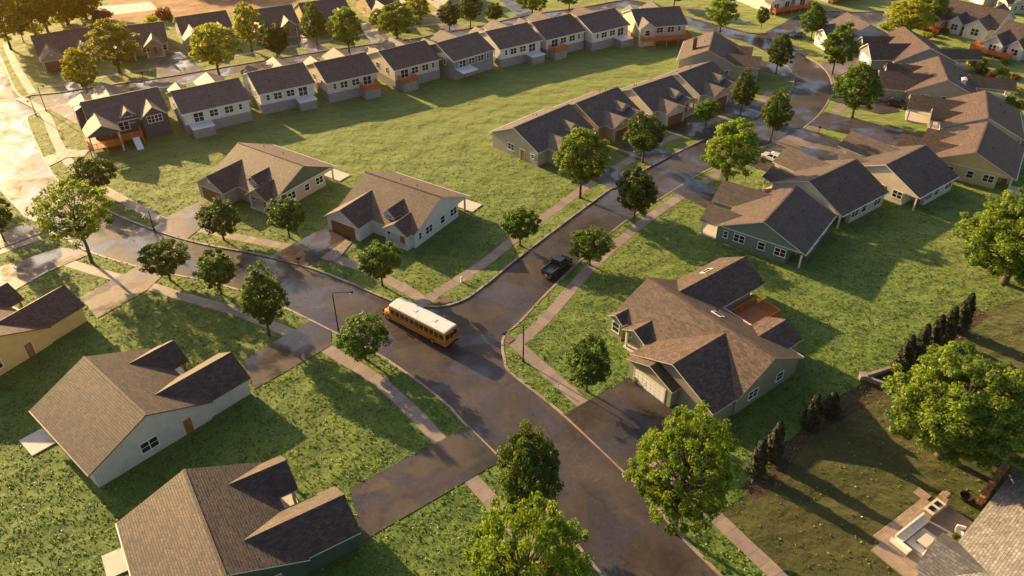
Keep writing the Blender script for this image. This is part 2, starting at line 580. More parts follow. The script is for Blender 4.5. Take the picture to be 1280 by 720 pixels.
# ------------------------------------------------------------------ ground, road, kerbs
OUTER = [(-60, 150), (-25, 205), (0, 236), (22, 260), (38, 276), (60, 288), (85, 300), (110, 314), (167, 332), (217, 343), (260, 352), (310, 366),
         (357, 385), (413, 413), (471, 442), (520, 475), (560, 507), (584, 533), (627, 575), (682, 635), (751, 718), (830, 830), (900, 950),
         (1150, 950), (1010, 830), (902, 720), (853, 671), (787, 596), (704, 518), (640, 467), (631, 450), (628, 433), (630, 421), (640, 411), (652, 400),
         (683, 367), (723, 328), (773, 283), (840, 239), (887, 211), (935, 190), (980, 174), (1017, 150), (1037, 123), (1040, 103), (1029, 84), (1008, 70),
         (993, 60), (985, 50), (1000, 36), (1030, 29), (1080, 31), (1107, 24), (1105, 14), (1075, 15), (1035, 13), (1010, 15), (985, 25), (962, 40),
         (940, 41), (923, 37), (883, 27), (852, 18), (815, 5), (780, 0), (733, 8), (662, 18), (630, 25), (600, 32), (517, 48), (450, 57), (382, 67),
         (290, 82), (225, 93), (200, 97), (115, 109), (77, 115), (43, 118), (22, 117), (0, 70), (-40, -10), (-130, -130), (-230, -130), (-130, 30)]
BLOCK = [(34, 150), (47, 183), (67, 219), (92, 240), (119, 255), (152, 271), (184, 284), (217, 295), (260, 306), (320, 317), (383, 333), (437, 353),
         (483, 373), (510, 381), (535, 383), (556, 382), (578, 375), (593, 366), (620, 345), (640, 328), (700, 282), (757, 240), (773, 230), (827, 200),
         (880, 174), (925, 155), (960, 138), (984, 120), (992, 101), (984, 83), (958, 66), (927, 52), (877, 39), (852, 30), (825, 19), (795, 10), (750, 13),
         (698, 21), (640, 34), (517, 56), (400, 72), (338, 84), (293, 93), (200, 111), (97, 127), (60, 136), (42, 143)]


def ground_loop(px, n=5):
    return [Vector((p.x, p.y)) for p in catmull([G(*q).to_2d() for q in px], n, True)]


outer, block = ground_loop(OUTER), ground_loop(BLOCK)
BIG = 2600
vs = [Vector((-BIG, -900)), Vector((BIG, -900)), Vector((BIG, 2 * BIG)), Vector((-BIG, 2 * BIG))]
fs = [[0, 1, 2, 3]]
for loop in (outer, block):
    o = len(vs)
    vs += loop
    fs.append(list(range(o, o + len(loop))))
cv, ce, cf, _, _, cof = geometry.delaunay_2d_cdt(vs, [], fs, 0, 0.01, True)
RZ = -0.12
lawn_mb, road_mb = MB(), MB()
lf, rf = [], []
for f_, oi in zip(cf, cof):
    if 1 in oi and 2 not in oi:
        rf.append(f_)
    else:
        lf.append(f_)


def upface(f_):
    a, b, c = (cv[i] for i in f_[:3])
    return f_ if (b - a).cross(c - a) > 0 else f_[::-1]


lawn_mb.add([(p.x, p.y, 0) for p in cv], [upface(f_) for f_ in lf])
road_mb.add([(p.x, p.y, RZ) for p in cv], [upface(f_) for f_ in rf])
tag(lawn_mb.build('lawn', 'lawn'), kind='structure')
tag(road_mb.build('road', 'road'), kind='structure')
LAWN_TRI = np.array([[(cv[i].x, cv[i].y) for i in f_[:3]] for f_ in lf])


def strip(name, path, width, z, mat, closed=False, thick=None, z0=None):
    """a band following a path, uv u along it"""
    P = [Vector((p.x, p.y, 0)) for p in path]
    n = len(P)
    lefts, rights, us = [], [], [0.0]
    for i in range(n):
        a = P[(i - 1) % n] if closed or i > 0 else P[i]
        b = P[(i + 1) % n] if closed or i < n - 1 else P[i]
        d = (b - a).normalized()
        nn = Vector((-d.y, d.x, 0)) * width / 2
        lefts.append(P[i] + nn)
        rights.append(P[i] - nn)
        if i:
            us.append(us[-1] + (P[i] - P[i - 1]).length)
    me = bpy.data.meshes.new(name)
    V = [(p.x, p.y, z) for p in lefts] + [(p.x, p.y, z) for p in rights]
    F, U = [], []
    rg = range(n) if closed else range(n - 1)
    for i in rg:
        j = (i + 1) % n
        F.append((i, n + i, n + j, j))
        u1 = us[j] if j else us[i] + (P[0] - P[i]).length
        U.append([(us[i], width), (us[i], 0), (u1, 0), (u1, width)])
    if thick:
        V += [(p.x, p.y, z - thick) for p in lefts] + [(p.x, p.y, z - thick) for p in rights]
        for i in rg:
            j = (i + 1) % n
            u1 = us[j] if j else us[i] + (P[0] - P[i]).length
            F.append((2 * n + i, i, j, 2 * n + j)); U.append([(us[i], 0), (us[i], thick), (u1, thick), (u1, 0)])
            F.append((n + i, 3 * n + i, 3 * n + j, n + j)); U.append([(us[i], thick), (us[i], 0), (u1, 0), (u1, thick)])
    me.from_pydata(V, [], F)
    ul = me.uv_layers.new(name='UVMap').data
    k = 0
    for u in U:
        for q in u:
            ul[k].uv = q
            k += 1
    me.materials.append(M[mat])
    me.update()
    o = link(name, me)
    return tag(o, kind='structure')


strip('kerb', outer, 0.32, 0.045, 'kerb', True, 0.2)
strip('kerb', block, 0.32, 0.045, 'kerb', True, 0.2)


def pxpath(px, n=6):
    return catmull([G(*q).to_2d() for q in px], n)


WALKS = [
    ([(24, 60 + 62), (54, 140), (69, 172), (83, 199), (105, 220), (126, 234), (162, 254), (202, 275), (240, 284), (300, 297), (361, 309), (409, 320), (453, 335), (487, 351), (518, 368), (532, 382)], 1.7),
    ([(535, 377), (545, 367), (573, 350), (613, 323), (640, 301), (700, 257), (740, 228), (790, 199), (840, 172), (900, 148), (945, 131), (962, 115)], 1.7),
    ([(640, 434), (652, 425), (683, 397), (740, 333), (800, 281), (850, 246), (905, 214), (970, 186), (1000, 171), (1037, 148), (1062, 123)], 1.7),
    ([(645, 430), (665, 448), (690, 470), (735, 510), (800, 562), (840, 597), (885, 637), (930, 680), (985, 733), (1040, 800)], 1.7),
    ([(405, 434), (440, 455), (470, 474), (497, 497), (522, 521), (545, 546), (593, 603), (640, 655), (690, 720), (740, 800)], 1.7),
    ([(77, 326), (112, 337), (147, 347), (190, 359), (240, 374), (297, 390), (350, 411), (400, 432)], 1.7),
    ([(-20, 322), (0, 315), (25, 306), (50, 297)], 1.5),
    ([(8, 55), (14, 70), (24, 90), (34, 106), (41, 117)], 1.6),
    ([(60, 107), (77, 107), (130, 96), (230, 80), (330, 64), (450, 44), (560, 28)], 1.3),
    ([(850, 8), (880, 16), (905, 23), (940, 31)], 1.5),
]
for i, (px, w) in enumerate(WALKS):
    strip('sidewalk', pxpath(px), w, 0.012 + 0.004 * i, 'walk')


def poly(name, px, z, mat):
    mb = MB()
    P = [G(*q) for q in px]
    area = sum(P[i].x * P[(i + 1) % len(P)].y - P[(i + 1) % len(P)].x * P[i].y for i in range(len(P)))
    if area < 0:
        P = P[::-1]
    mb.add([(p.x, p.y, z) for p in P], [tuple(range(len(P)))])
    return tag(mb.build(name, mat), kind='structure')


DRIVES = [  # px outline, material
    ([(436, 611), (585, 533), (627, 576), (455, 676)], 'drive'), ([(305, 450), (388, 401), (414, 414), (414, 432), (318, 487)], 'drive'),
    ([(100, 372), (150, 345), (173, 333), (206, 342), (185, 362), (122, 398)], 'concdrive'), ([(-40, 352), (0, 334), (75, 310), (100, 312), (112, 318), (60, 340), (-30, 390)], 'concdrive'),
    ([(-40, 300), (0, 292), (38, 277), (60, 288), (22, 303), (-40, 325)], 'concdrive'),
    ([(191, 286), (215, 268), (254, 250), (272, 268), (234, 299)], 'concdrive'), ([(337, 321), (407, 284), (440, 299), (383, 333)], 'drive'),
    ([(705, 518), (787, 472), (845, 517), (785, 594)], 'drive'), ([(868, 223), (905, 243), (893, 266), (840, 239)], 'drive'),
    ([(935, 190), (950, 184), (1010, 208), (985, 225), (915, 199)], 'drive'), ([(965, 180), (1003, 160), (1075, 188), (1040, 205)], 'concdrive'),
    ([(1010, 156), (1030, 140), (1150, 168), (1142, 188)], 'drive'), ([(1036, 125), (1040, 108), (1115, 128), (1125, 140), (1100, 143)], 'drive'),
    ([(1033, 88), (1025, 80), (1075, 60), (1095, 72), (1042, 98)], 'concdrive'),
    ([(730, 222), (752, 204), (790, 222), (768, 236)], 'drive'), ([(770, 190), (792, 172), (842, 194), (815, 208)], 'drive'),
    ([(826, 161), (848, 145), (905, 163), (882, 175)], 'drive'), ([(888, 136), (906, 124), (962, 137), (946, 148)], 'drive'),
    ([(925, 80), (937, 72), (985, 84), (993, 96), (985, 97)], 'drive'),
    ([(64, 88), (78, 84), (107, 110), (86, 114)], 'concdrive'), ([(185, 72), (200, 68), (226, 92), (203, 97)], 'concdrive'), ([(206, 67), (225, 65), (255, 88), (230, 92)], 'drive'),
    ([(355, 46), (375, 43), (412, 62), (386, 66)], 'concdrive'), ([(445, 30), (465, 28), (490, 51), (466, 55)], 'concdrive'), ([(624, 0), (640, -3), (668, 16), (648, 22)], 'drive'),
    ([(540, 16), (556, 14), (578, 36), (556, 40)], 'concdrive'), ([(957, 40), (967, 51), (1020, 26), (1010, 14)], 'drive'),
    ([(110, 163), (150, 150), (95, 126), (60, 136)], 'concdrive'),
]
for i, (px, mt) in enumerate(DRIVES):
    poly('driveway', px, 0.056 + 0.004 * (i % 4), mt)
poly('path', [(55, 197), (84, 187), (112, 188), (105, 196), (84, 197), (62, 208)], 0.078, 'walk')
poly('path', [(398, 325), (520, 300), (524, 309), (420, 330)][:0] or [(405, 318), (412, 315), (432, 300), (440, 303), (425, 322), (416, 326)], 0.078, 'walk')
poly('bare_field', [(110, 30), (200, -60), (560, -90), (520, -30), (330, 12), (215, 22)], 0.004, 'earth')
poly('concrete_pad', [(118, 9), (188, 2), (197, 12), (122, 21)], 0.012, 'pad')
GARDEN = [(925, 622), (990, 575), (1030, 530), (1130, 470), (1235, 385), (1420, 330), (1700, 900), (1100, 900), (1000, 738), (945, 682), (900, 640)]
poly('shade_toned_garden_lawn', GARDEN, .004, 'garden')  # brownish lawn sheet, darkened in colour to stand for the garden's shade
poly('mulch_bed', [(925, 610), (975, 560), (1010, 530), (1030, 505), (1095, 470), (1140, 430), (1215, 380), (1235, 395), (1150, 470), (1110, 490), (1060, 520), (1015, 545), (975, 600), (945, 625)], 0.010, 'mulch')


# ------------------------------------------------------------------ windows, doors
_cache = {}


def window_meshes(w, h, n, frame='white'):
    k = ('w', w, h, n, frame)
    if k not in _cache:
        a, b = MB(), MB()
        t = 0.09
        d = 0.07
        a.box(-w / 2 - t, w / 2 + t, -d, 0.02, h, h + t)
        a.box(-w / 2 - t - 0.04, w / 2 + t + 0.04, -d - 0.04, 0.02, -t, 0)
        a.box(-w / 2 - t, -w / 2, -d, 0.02, 0, h)
        a.box(w / 2, w / 2 + t, -d, 0.02, 0, h)
        for i in range(1, n):
            x = -w / 2 + w * i / n
            a.box(x - 0.045, x + 0.045, -d, 0.02, 0, h)
        for i in range(n):
            x0 = -w / 2 + w * i / n + (0.045 if i else 0)
            x1 = -w / 2 + w * (i + 1) / n - (0.045 if i < n - 1 else 0)
            a.box(x0, x1, -d + 0.02, 0.02, h * .5 - 0.025, h * .5 + 0.025)
        b.box(-w / 2, w / 2, -0.025, 0.015, 0, h)
        _cache[k] = (a.mesh('window', frame), b.mesh('pane', 'glass'))
    return _cache[k]


def window(parent, loc, rz, w, h, n, frame='white'):
    fm, pm = window_meshes(w, h, n, frame)
    o = link('window', fm, parent, loc, (0, 0, rz))
    link('pane', pm, o)
    return o


def door(parent, loc, rz, mat='door_brown', w=0.95, h=2.1):
    k = ('d', mat, w, h)
    if k not in _cache:
        a, b, c = MB(), MB(), MB()
        a.box(-w / 2, w / 2, -0.05, 0.02, 0, h)
        for z in (0.2, 1.15):
            a.box(-w / 2 + .14, -.05, -0.062, -0.05, z, z + .75)
            a.box(.05, w / 2 - .14, -0.062, -0.05, z, z + .75)
        b.box(-w / 2 - .1, -w / 2, -0.08, 0.02, 0, h + .1)
        b.box(w / 2, w / 2 + .1, -0.08, 0.02, 0, h + .1)
        b.box(-w / 2, w / 2, -0.08, 0.02, h, h + .1)
        c.box(w / 2 - .1, w / 2 - .05, -0.12, -0.05, 1.0, 1.05)
        _cache[k] = (a.mesh('door', mat), b.mesh('frame', 'trim'), c.mesh('handle', 'steel'))
    d, f_, h_ = _cache[k]
    o = link('door', d, parent, loc, (0, 0, rz))
    link('frame', f_, o)
    link('handle', h_, o)
    return o


def garage_door(parent, loc, rz, w, h=2.15, mat='white'):
    k = ('g', mat, round(w, 2), h)
    if k not in _cache:
        a, b = MB(), MB()
        for i in range(4):
            z0 = i * h / 4
            a.box(-w / 2, w / 2, -0.03, 0.02, z0, z0 + h / 4 - 0.03)
            nn = max(2, int(w / 0.65))
            for j in range(nn):
                x0 = -w / 2 + w * j / nn
                a.box(x0 + .07, x0 + w / nn - .07, -0.045, -0.03, z0 + .08, z0 + h / 4 - .11)
        b.box(-w / 2 - .14, -w / 2, -0.06, 0.02, 0, h + .14)
        b.box(w / 2, w / 2 + .14, -0.06, 0.02, 0, h + .14)
        b.box(-w / 2, w / 2, -0.06, 0.02, h, h + .14)
        _cache[k] = (a.mesh('garage_door', mat), b.mesh('frame', 'trim'))
    d, f_ = _cache[k]
    o = link('garage_door', d, parent, loc, (0, 0, rz))
    link('frame', f_, o)
    return o


FOOT = []      # house footprints (world inverse, x0, x1, y0, y1) kept clear of grass


def deck(root, x0, x1, y0, y1, z, rail=True, solid=None, mat='deck', railmat='deck_rail', open_y0=True, steps=None):
    mb = MB()
    mb.box(x0, x1, y0, y1, z - 0.18, z)
    mb.build('deck_floor', mat, root)
    if solid:
        mb = MB()
        mb.box(x0 + .06, x1 - .06, y0 + .02, y1 - .06, 0, z - 0.18)
        mb.build('skirting', solid, root)
    else:
        lg = MB()
        lg.box(-.09, .09, -.09, .09, 0, z - .18)
        lm = lg.mesh('leg', railmat)
        n = max(2, int((x1 - x0) / 2.8) + 1)
        for i in range(n):
            link('leg', lm, root, (x0 + .15 + (x1 - x0 - .3) * i / (n - 1), y1 - .15, 0))
    if rail:
        mb = MB()

        def run(a, b):
            L_ = math.hypot(b[0] - a[0], b[1] - a[1])
            n = max(1, int(L_ / 1.4))
            dx, dy = (b[0] - a[0]) / L_, (b[1] - a[1]) / L_
            for i in range(n + 1):
                x, y = a[0] + dx * L_ * i / n, a[1] + dy * L_ * i / n
                mb.box(x - .055, x + .055, y - .055, y + .055, z + .002, z + 1.0)
            for zz, hh in ((z + .93, .09), (z + .12, .07)):
                hx, hy = max(abs(dx) * L_ / 2, .045), max(abs(dy) * L_ / 2, .045)
                cx, cy = (a[0] + b[0]) / 2, (a[1] + b[1]) / 2
                mb.box(cx - hx, cx + hx, cy - hy, cy + hy, zz, zz + hh)
            nb = int(L_ / 0.16)
            for i in range(1, nb):
                x, y = a[0] + dx * L_ * i / nb, a[1] + dy * L_ * i / nb
                mb.box(x - .025, x + .025, y - .025, y + .025, z + .15, z + .95)
        e = .06
        run((x0 + e, y1 - e), (x1 - e, y1 - e))
        run((x0 + e, y0 + e), (x0 + e, y1 - e))
        run((x1 - e, y0 + e), (x1 - e, y1 - e))
        mb.build('railing', railmat, root)
    if steps:
        mb = MB()
        n = max(2, int(z / .2))
        for i in range(n):
            mb.box(steps[0], steps[1], y1 + .3 * i + .004, y1 + .3 * i + .3, z - .2 * (i + 1) - .12, z - .2 * (i + 1))
        mb.build('steps', railmat, root)


def house(spec):
    a, b = spec['ridge']
    zr = spec.get('zr', 5.9)
    A, B = G(*a, zr), G(*b, zr)
    X = (B - A).normalized()
    L = spec.get('L', (B - A).length)
    c = (A + B) / 2
    if spec.get('anchor') == 'a': c = A + X * L / 2
    if spec.get('anchor') == 'b': c = B - X * L / 2
    yaw = math.atan2(X.y, X.x) + R(spec.get('dyaw', 0))
    root = empty(spec.get('name', 'house'), (c.x, c.y, 0), yaw)
    tag(root, spec['label'], 'house', spec.get('group'))
    s = spec.get('slope', 0.458)
    wf, wb = spec.get('wf', 7.2), spec.get('wb', 7.2)
    wall, roof, trim = spec['wall'], spec.get('roof', 'roof_brown'), spec.get('trim', 'trim')
    hx, yf, yb = L / 2 - .35, wf - .45, wb - .45
    zt = lambda y: zr - s * abs(y) - .12
    FOOT.append((root, -L / 2, L / 2, -wf, wb))
    w = MB()
    notch = spec.get('notch')
    full = [(-yf, 0), (yb, 0), (yb, zt(yb)), (0, zr - .12), (-yf, zt(yf))]
    if notch:
        nx, nd = notch
        w.prism_x(full, -hx, hx - nx)
        w.prism_x([(-yf, 0), (yb - nd, 0), (yb - nd, 2.3), (yb, 2.3), (yb, zt(yb)), (0, zr - .12), (-yf, zt(yf))], hx - nx + .003, hx)
        p = MB()
        p.box(-.12, .12, -.12, .12, 0, 2.3)
        p.build('porch_post', trim, root, (hx - .15, yb - .15, 0))
        door(root, (hx - nx + .004, yb - nd / 2, 0.02), R(90), spec.get('doormat', 'door_brown'))
    else:
        w.prism_x(full, -hx, hx)
    r = MB()
    r.slab([(-L / 2, -wf, zr - s * wf), (L / 2, -wf, zr - s * wf), (L / 2, 0, zr), (-L / 2, 0, zr)], .16)
    r.slab([(-L / 2, wb, zr - s * wb), (L / 2, wb, zr - s * wb), (L / 2, 0, zr), (-L / 2, 0, zr)], .16)
    r.box(-L / 2 + .01, L / 2 - .01, -.13, .13, zr - .035, zr + .03)
    for g in spec.get('wings', ()):
        xc = g['x'] - L / 2 if not g.get('centre') else g['x']
        hw, ye, zw = g['hw'], g['y'], g['zw']
        sg = -1 if g.get('side', 'f') == 'f' else 1
        wm = wf if sg < 0 else wb
        ez = max(g.get('ez', zr - s * wm), zr - s * wm)
        sw = (zw - ez) / hw
        yv, ye2 = (zr - zw) / s, (zr - ez) / s
        ov = g.get('ov', .35)
        for q in (-1, 1):
            r.slab([(xc, sg * ye, zw), (xc + q * hw, sg * ye, ez), (xc + q * hw, sg * ye2, ez), (xc, sg * yv, zw)], .15)
        h = hw - .35
        yw = ye - ov
        top = lambda dx: zw - sw * dx - .11
        zb = 0 if g.get('ground', True) else max(0, zr - s * yw - .35)
        sec = [(xc - h, zb), (xc + h, zb), (xc + h, top(h)), (xc, zw - .11), (xc - h, top(h))]
        kind = g.get('kind', 'closed')
        if kind == 'closed':
            yi = max(0.3, yv)
            y0, y1 = (-yw, -yi) if sg < 0 else (yi, yw)
            w.prism_y(sec, y0, y1)
            FOOT.append((root, xc - hw, xc + hw, *( (-ye, 0) if sg < 0 else (0, ye))))
        else:   # open porch: gable face, beam and posts
            zz = max(2.25, ez - .35)
            gs = [(xc - h, zz), (xc + h, zz), (xc + h, top(h)), (xc, zw - .11), (xc - h, top(h))]
            y0, y1 = sorted((sg * yw, sg * (yw - .18)))
            w.prism_y(gs, y0, y1)
            pm = MB()
            pw = g.get('post', .14)
            pm.box(-pw, pw, -pw, pw, g.get('pz', 0), zz)
            pmesh = pm.mesh('porch_post', trim)
            for q in (-1, 1):
                link('porch_post', pmesh, root, (xc + q * (h - pw), sg * (yw - .2), 0))
            fl = MB()
            y0, y1 = sorted((sg * (wm - .44), sg * (yw + .1)))
            if y1 - y0 > .3 and not g.get('nofloor'):
                fl.box(xc - h - .1, xc + h + .1, y0, y1, 0, .16)
                fl.build('porch_floor', 'pad', root)
            FOOT.append((root, xc - hw, xc + hw, *sorted((sg * ye, 0))))
        rz = 0 if sg < 0 else math.pi
        yo = sg * yw
        if g.get('garage'):
            garage_door(root, (xc + g.get('gx', 0), yo, 0.02), rz, g['garage'], mat=g.get('gmat', 'white'))
        if g.get('win'):
            ww, wh, wn, wz = g['win']
            window(root, (xc, yo, wz), rz, ww, wh, wn)
        if g.get('vent'):
            vm = MB()
            vm.box(-.3, .3, -.05, .02, 0, .5)
            for q in range(5):
                vm.box(-.26, .26, -.07, -.05, .05 + q * .09, .09 + q * .09)
            vm.build('gable_vent', 'trim', root, (xc, yo, zw - 1.35), (0, 0, rz))
    w.build('wall', wall, root)
    r.build('roof', [roof, trim], root)
    if spec.get('brickfront'):
        bm_ = MB()
        bm_.box(-hx + .02, hx - .02, -yf - .05, -yf, 0, 1.0)
        bm_.build('brick_skirt', 'brick', root)
    fz = spec.get('found')
    if fz:
        fm = MB()
        fm.box(-hx - .05, hx + .05, -yf - .05, yb + .05, 0, fz)
        fm.build('foundation', spec.get('foundmat', 'found_grey'), root)
    for face, pos, z, ww, wh, wn in spec.get('windows', ()):
        loc, rz = {'f': ((pos, -yf, z), 0), 'b': ((pos, yb, z), math.pi), 'l': ((-hx, pos, z), -math.pi / 2), 'r': ((hx, pos, z), math.pi / 2)}[face]
        window(root, loc, rz, ww, wh, wn)
    for face, pos, z, mat in spec.get('doors', ()):
        loc, rz = {'f': ((pos, -yf, z), 0), 'b': ((pos, yb, z), math.pi), 'l': ((-hx, pos, z), -math.pi / 2), 'r': ((hx, pos, z), math.pi / 2)}[face]
        door(root, loc, rz, mat)
    if spec.get('slab'):
        x0, x1, y0, y1 = spec['slab']
        sm = MB()
        sm.box(x0, x1, y0, y1, 0, .14)
        sm.build('patio_slab', 'pad', root)
        FOOT.append((root, x0, x1, y0, y1))
    # plumbing stacks and a ridge vent box on the roof
    if spec.get('stacks', True):
        for k in range(2):
            x = random.uniform(-L * .35, L * .35)
            y = random.uniform(.2, .6) * wb
            st = MB()
            st.tube([(x, y, zr - s * y - .05), (x, y, zr - s * y + .45)], .06, 6)
            st.build('vent_pipe', 'metal_dark', root)
    # gutters and downspouts
    gm = MB()
    for sg, wm in ((-1, wf), (1, wb)):
        y = sg * (wm + .06)
        ez = zr - s * wm
        if sg > 0 or not spec.get('wings'):
            gm.box(-L / 2, L / 2, min(y - .06, y + .06) + (0.003 if sg > 0 else -.003), max(y - .06, y + .06) + (0.003 if sg > 0 else -.003), ez - .13, ez - .01)
    if gm.v:
        gm.build('gutter', trim, root)
    if spec.get('extra'):
        spec['extra'](root, dict(L=L, hx=hx, yf=yf, yb=yb, zr=zr, s=s, wf=wf, wb=wb))
    return root


def ranch(L, garage_y=10.2, porch_y=8.2, gmat='white', garage_w=4.9, vent=True):
    """garage gable on the left, open porch gable on the right, a small dormer between"""
    return [dict(x=.225 * L, hw=3.6, y=garage_y, zw=4.75, garage=garage_w, gmat=gmat, vent=vent),
            dict(x=.80 * L, hw=2.5, y=porch_y, zw=4.15, kind='open'),
            dict(x=.63 * L, hw=1.35, y=6.3, zw=4.9, ez=3.75, ground=False, ov=.25, win=(1.0, .5, 2, 3.35))]


RW = [('r', -5.4, 1.0, .6, 1.1, 1), ('r', -3.2, 1.0, 1.6, 1.2, 2), ('r', .3, 1.0, 1.0, 1.2, 1), ('r', 3.2, 1.0, 1.6, 1.2, 2),
      ('l', .8, 1.0, 1.7, 1.25, 2), ('b', -4.2, .9, 1.8, 1.3, 2), ('b', -.5, .9, 1.2, 1.3, 1), ('b', 2.0, .9, 1.8, 1.3, 2),
      ('f', 2.2, .9, .9, 1.2, 1)]
RD = [('l', -3.6, .02, 'door_brown'), ('f', 5.0, .18, 'door_brown')]
GN = 'single storey houses with a garage gable along the streets'


def chimney(root, d, x, y, h=2.2, mat='brick'):
    z = d['zr'] - d['s'] * abs(y)
    m_ = MB()
    m_.box(x - .55, x + .55, y - .4, y + .4, z - 1, z + h)
    m_.box(x - .65, x + .65, y - .5, y + .5, z + h, z + h + .15)
    m_.box(x - .2, x + .2, y - .2, y + .2, z + h + .15, z + h + .45)
    m_.build('chimney', mat, root)


def skylight(root, pts, z_off=.1):
    """pts: four corners on a roof plane"""
    m_, g_ = MB(), MB()
    P = [Vector(p) for p in pts]
    n = (P[1] - P[0]).cross(P[2] - P[1]).normalized()
    if n.z < 0: n = -n; P = P[::-1]
    c = sum(P, Vector()) / 4
    o_ = [p + n * z_off for p in P]
    i_ = [c + (p - c) * .8 + n * z_off for p in P]
    V = P + o_ + i_
    m_.add(V, [(0, 1, 5, 4), (1, 2, 6, 5), (2, 3, 7, 6), (3, 0, 4, 7), (4, 5, 9, 8), (5, 6, 10, 9), (6, 7, 11, 10), (7, 4, 8, 11)])
    f_ = m_.build('skylight', 'white', root)
    g_.add([p - n * .02 for p in i_], [(0, 1, 2, 3)])
    g_.build('pane', 'glass', f_)


def H(label, ridge, wall, roof='roof_brown', **k):
    k.update(label=label, ridge=ridge, wall=wall, roof=roof)
    k.setdefault('group', GN)
    return house(k)


# -- middle pair, facing the bus street
H('white house with brown shingle roof standing alone above the bus, brown garage door', ((456.5, 214.4), (552, 246)), 'sid_white', 'roof_brown',
  wings=ranch(15.5, gmat='garage_brown'), windows=RW, doors=RD, notch=(3.2, 2.2), slab=(4.6, 8.6, 6.8, 9.6))
def gable_panel(root, d, face, mat, z0=2.75):
    """painted upper gable, a few mm proud of the wall, with a belt board under it"""
    m_ = MB()
    y0 = (d['zr'] - .2 - z0) / d['s']
    x = d['hx'] if face == 'r' else -d['hx']
    tri = [(-min(y0, d['yf'] - .05), z0), (min(y0, d['yb'] - .05), z0), (0, d['zr'] - .25)]
    xs = (x, x + .03) if face == 'r' else (x - .03, x)
    m_.prism_x(tri, *xs)
    m_.build('gable_panel', mat, root)
    t_ = MB()
    xs = (x, x + .05) if face == 'r' else (x - .05, x)
    t_.box(*xs, tri[0][0] + .2, tri[1][0] - .2, z0 - .16, z0)
    t_.build('belt_board', 'trim', root)


H('house with green gable panel and tan roof, left of the white house above the bus', ((297.6, 178), (379, 206.6)), 'sid_taupe', 'roof_brown',
  wings=ranch(15.7, gmat='garage_brown'), windows=RW, doors=RD, notch=(3.2, 2.2), slab=(4.6, 8.6, 6.8, 9.6),
  extra=lambda root, d: gable_panel(root, d, 'r', 'sid_dkgreen'))


# -- bottom left row, backs to the camera
def ranch_b(L):
    return [dict(x=3.6, hw=3.35, y=12.4, zw=4.7, garage=4.7, gmat='garage_brown', vent=True),
            dict(x=11.2, hw=2.7, y=9.2, zw=4.35, kind='open'),
            dict(x=8.3, hw=1.5, y=7.9, zw=4.0, ez=3.0, ground=False, kind='open', nofloor=True)][:2]


BW = [('l', .6, 1.0, 1.9, 1.3, 2), ('b', -3.5, .9, 1.8, 1.3, 2), ('b', .5, .9, 1.2, 1.3, 1), ('f', 1.2, .9, 1.5, 1.3, 2), ('r', 2, 1, 1.6, 1.2, 2), ('r', -3, 1, 1.2, 1.2, 1)]
BD = [('l', -3.9, .02, 'door_brown'), ('f', 3.4, .18, 'door_brown'), ('b', 4.5, .12, 'white')]


def side_light(root, d):
    window(root, (.25 + -d['L'] / 2 + .35 - .25 + .0, -9.6, 1.9), -math.pi / 2, .45, .5, 1) if False else None


HB = H('cream board and batten house with brown back roof, second from the bottom left', ((182, 519), (104, 446)), 'sid_batten', 'roof_back', trim='trim_dark',
  wings=ranch_b(14.3), windows=BW, doors=BD, slab=(3.0, 6.4, 6.76, 9.5), stacks=False)
HA = H('dark green house with sparkling brown roof at the bottom left edge', ((281, 718), (230, 587.5)), 'sid_dkgreen', 'roof_back',
  wings=ranch_b(14.0), windows=BW, doors=BD, slab=(3.0, 6.0, 6.76, 9.4), L=14.1, zr=5.8, stacks=False)


def from_local(spec_ridge_from, xa, xb, y):
    return None


# yellow house: found from the tip of its garage gable
yawF = R(150)
def place_by_wing(tip, tipz, yaw, L, wingx, wingy, zr):
    T = G(*tip, tipz)
    ux, uy = Vector((math.cos(yaw), math.sin(yaw), 0)), Vector((-math.sin(yaw), math.cos(yaw), 0))
    return T - ux * (wingx - L / 2) + uy * wingy      # centre of the house


def H_at(centre, yaw, L, zr, **k):
    ux = Vector((math.cos(yaw), math.sin(yaw), 0)) * L / 2
    def px(p):
        q = Vector((p.x, p.y, zr))
        zc = q.y * CP - (q.z - CAMH) * SP
        yc = q.y * SP + (q.z - CAMH) * CP
        return (640 + FPX * q.x / zc, 360 - FPX * yc / zc)
    return H(k.pop('label'), (px(centre - ux), px(centre + ux)), k.pop('wall'), k.pop('roof'), zr=zr, L=L, **k)


H_at(place_by_wing((80, 356), 4.7, yawF, 14.3, 3.6, 12.4, 5.9), yawF, 14.3, 5.9, label='yellow house with brown side door at the left edge', wall='sid_yellow', roof='roof_brown', trim='trim_dark',
     wings=ranch_b(14.3), windows=BW, doors=BD)
yawG = R(158)
H_at(place_by_wing((8, 352), 4.7, yawG, 14.3, 3.6, 12.4, 5.9) + Vector((-1.5, 1.2, 0)), yawG, 14.3, 5.9, label='partly visible brown roofed house beyond the yellow house at the left edge', wall='sid_cream', roof='roof_dark',
     wings=ranch_b(14.3)[:1] + [dict(x=10.2, hw=2.7, y=9.2, zw=4.35, kind='open')], windows=BW, doors=BD) if False else None


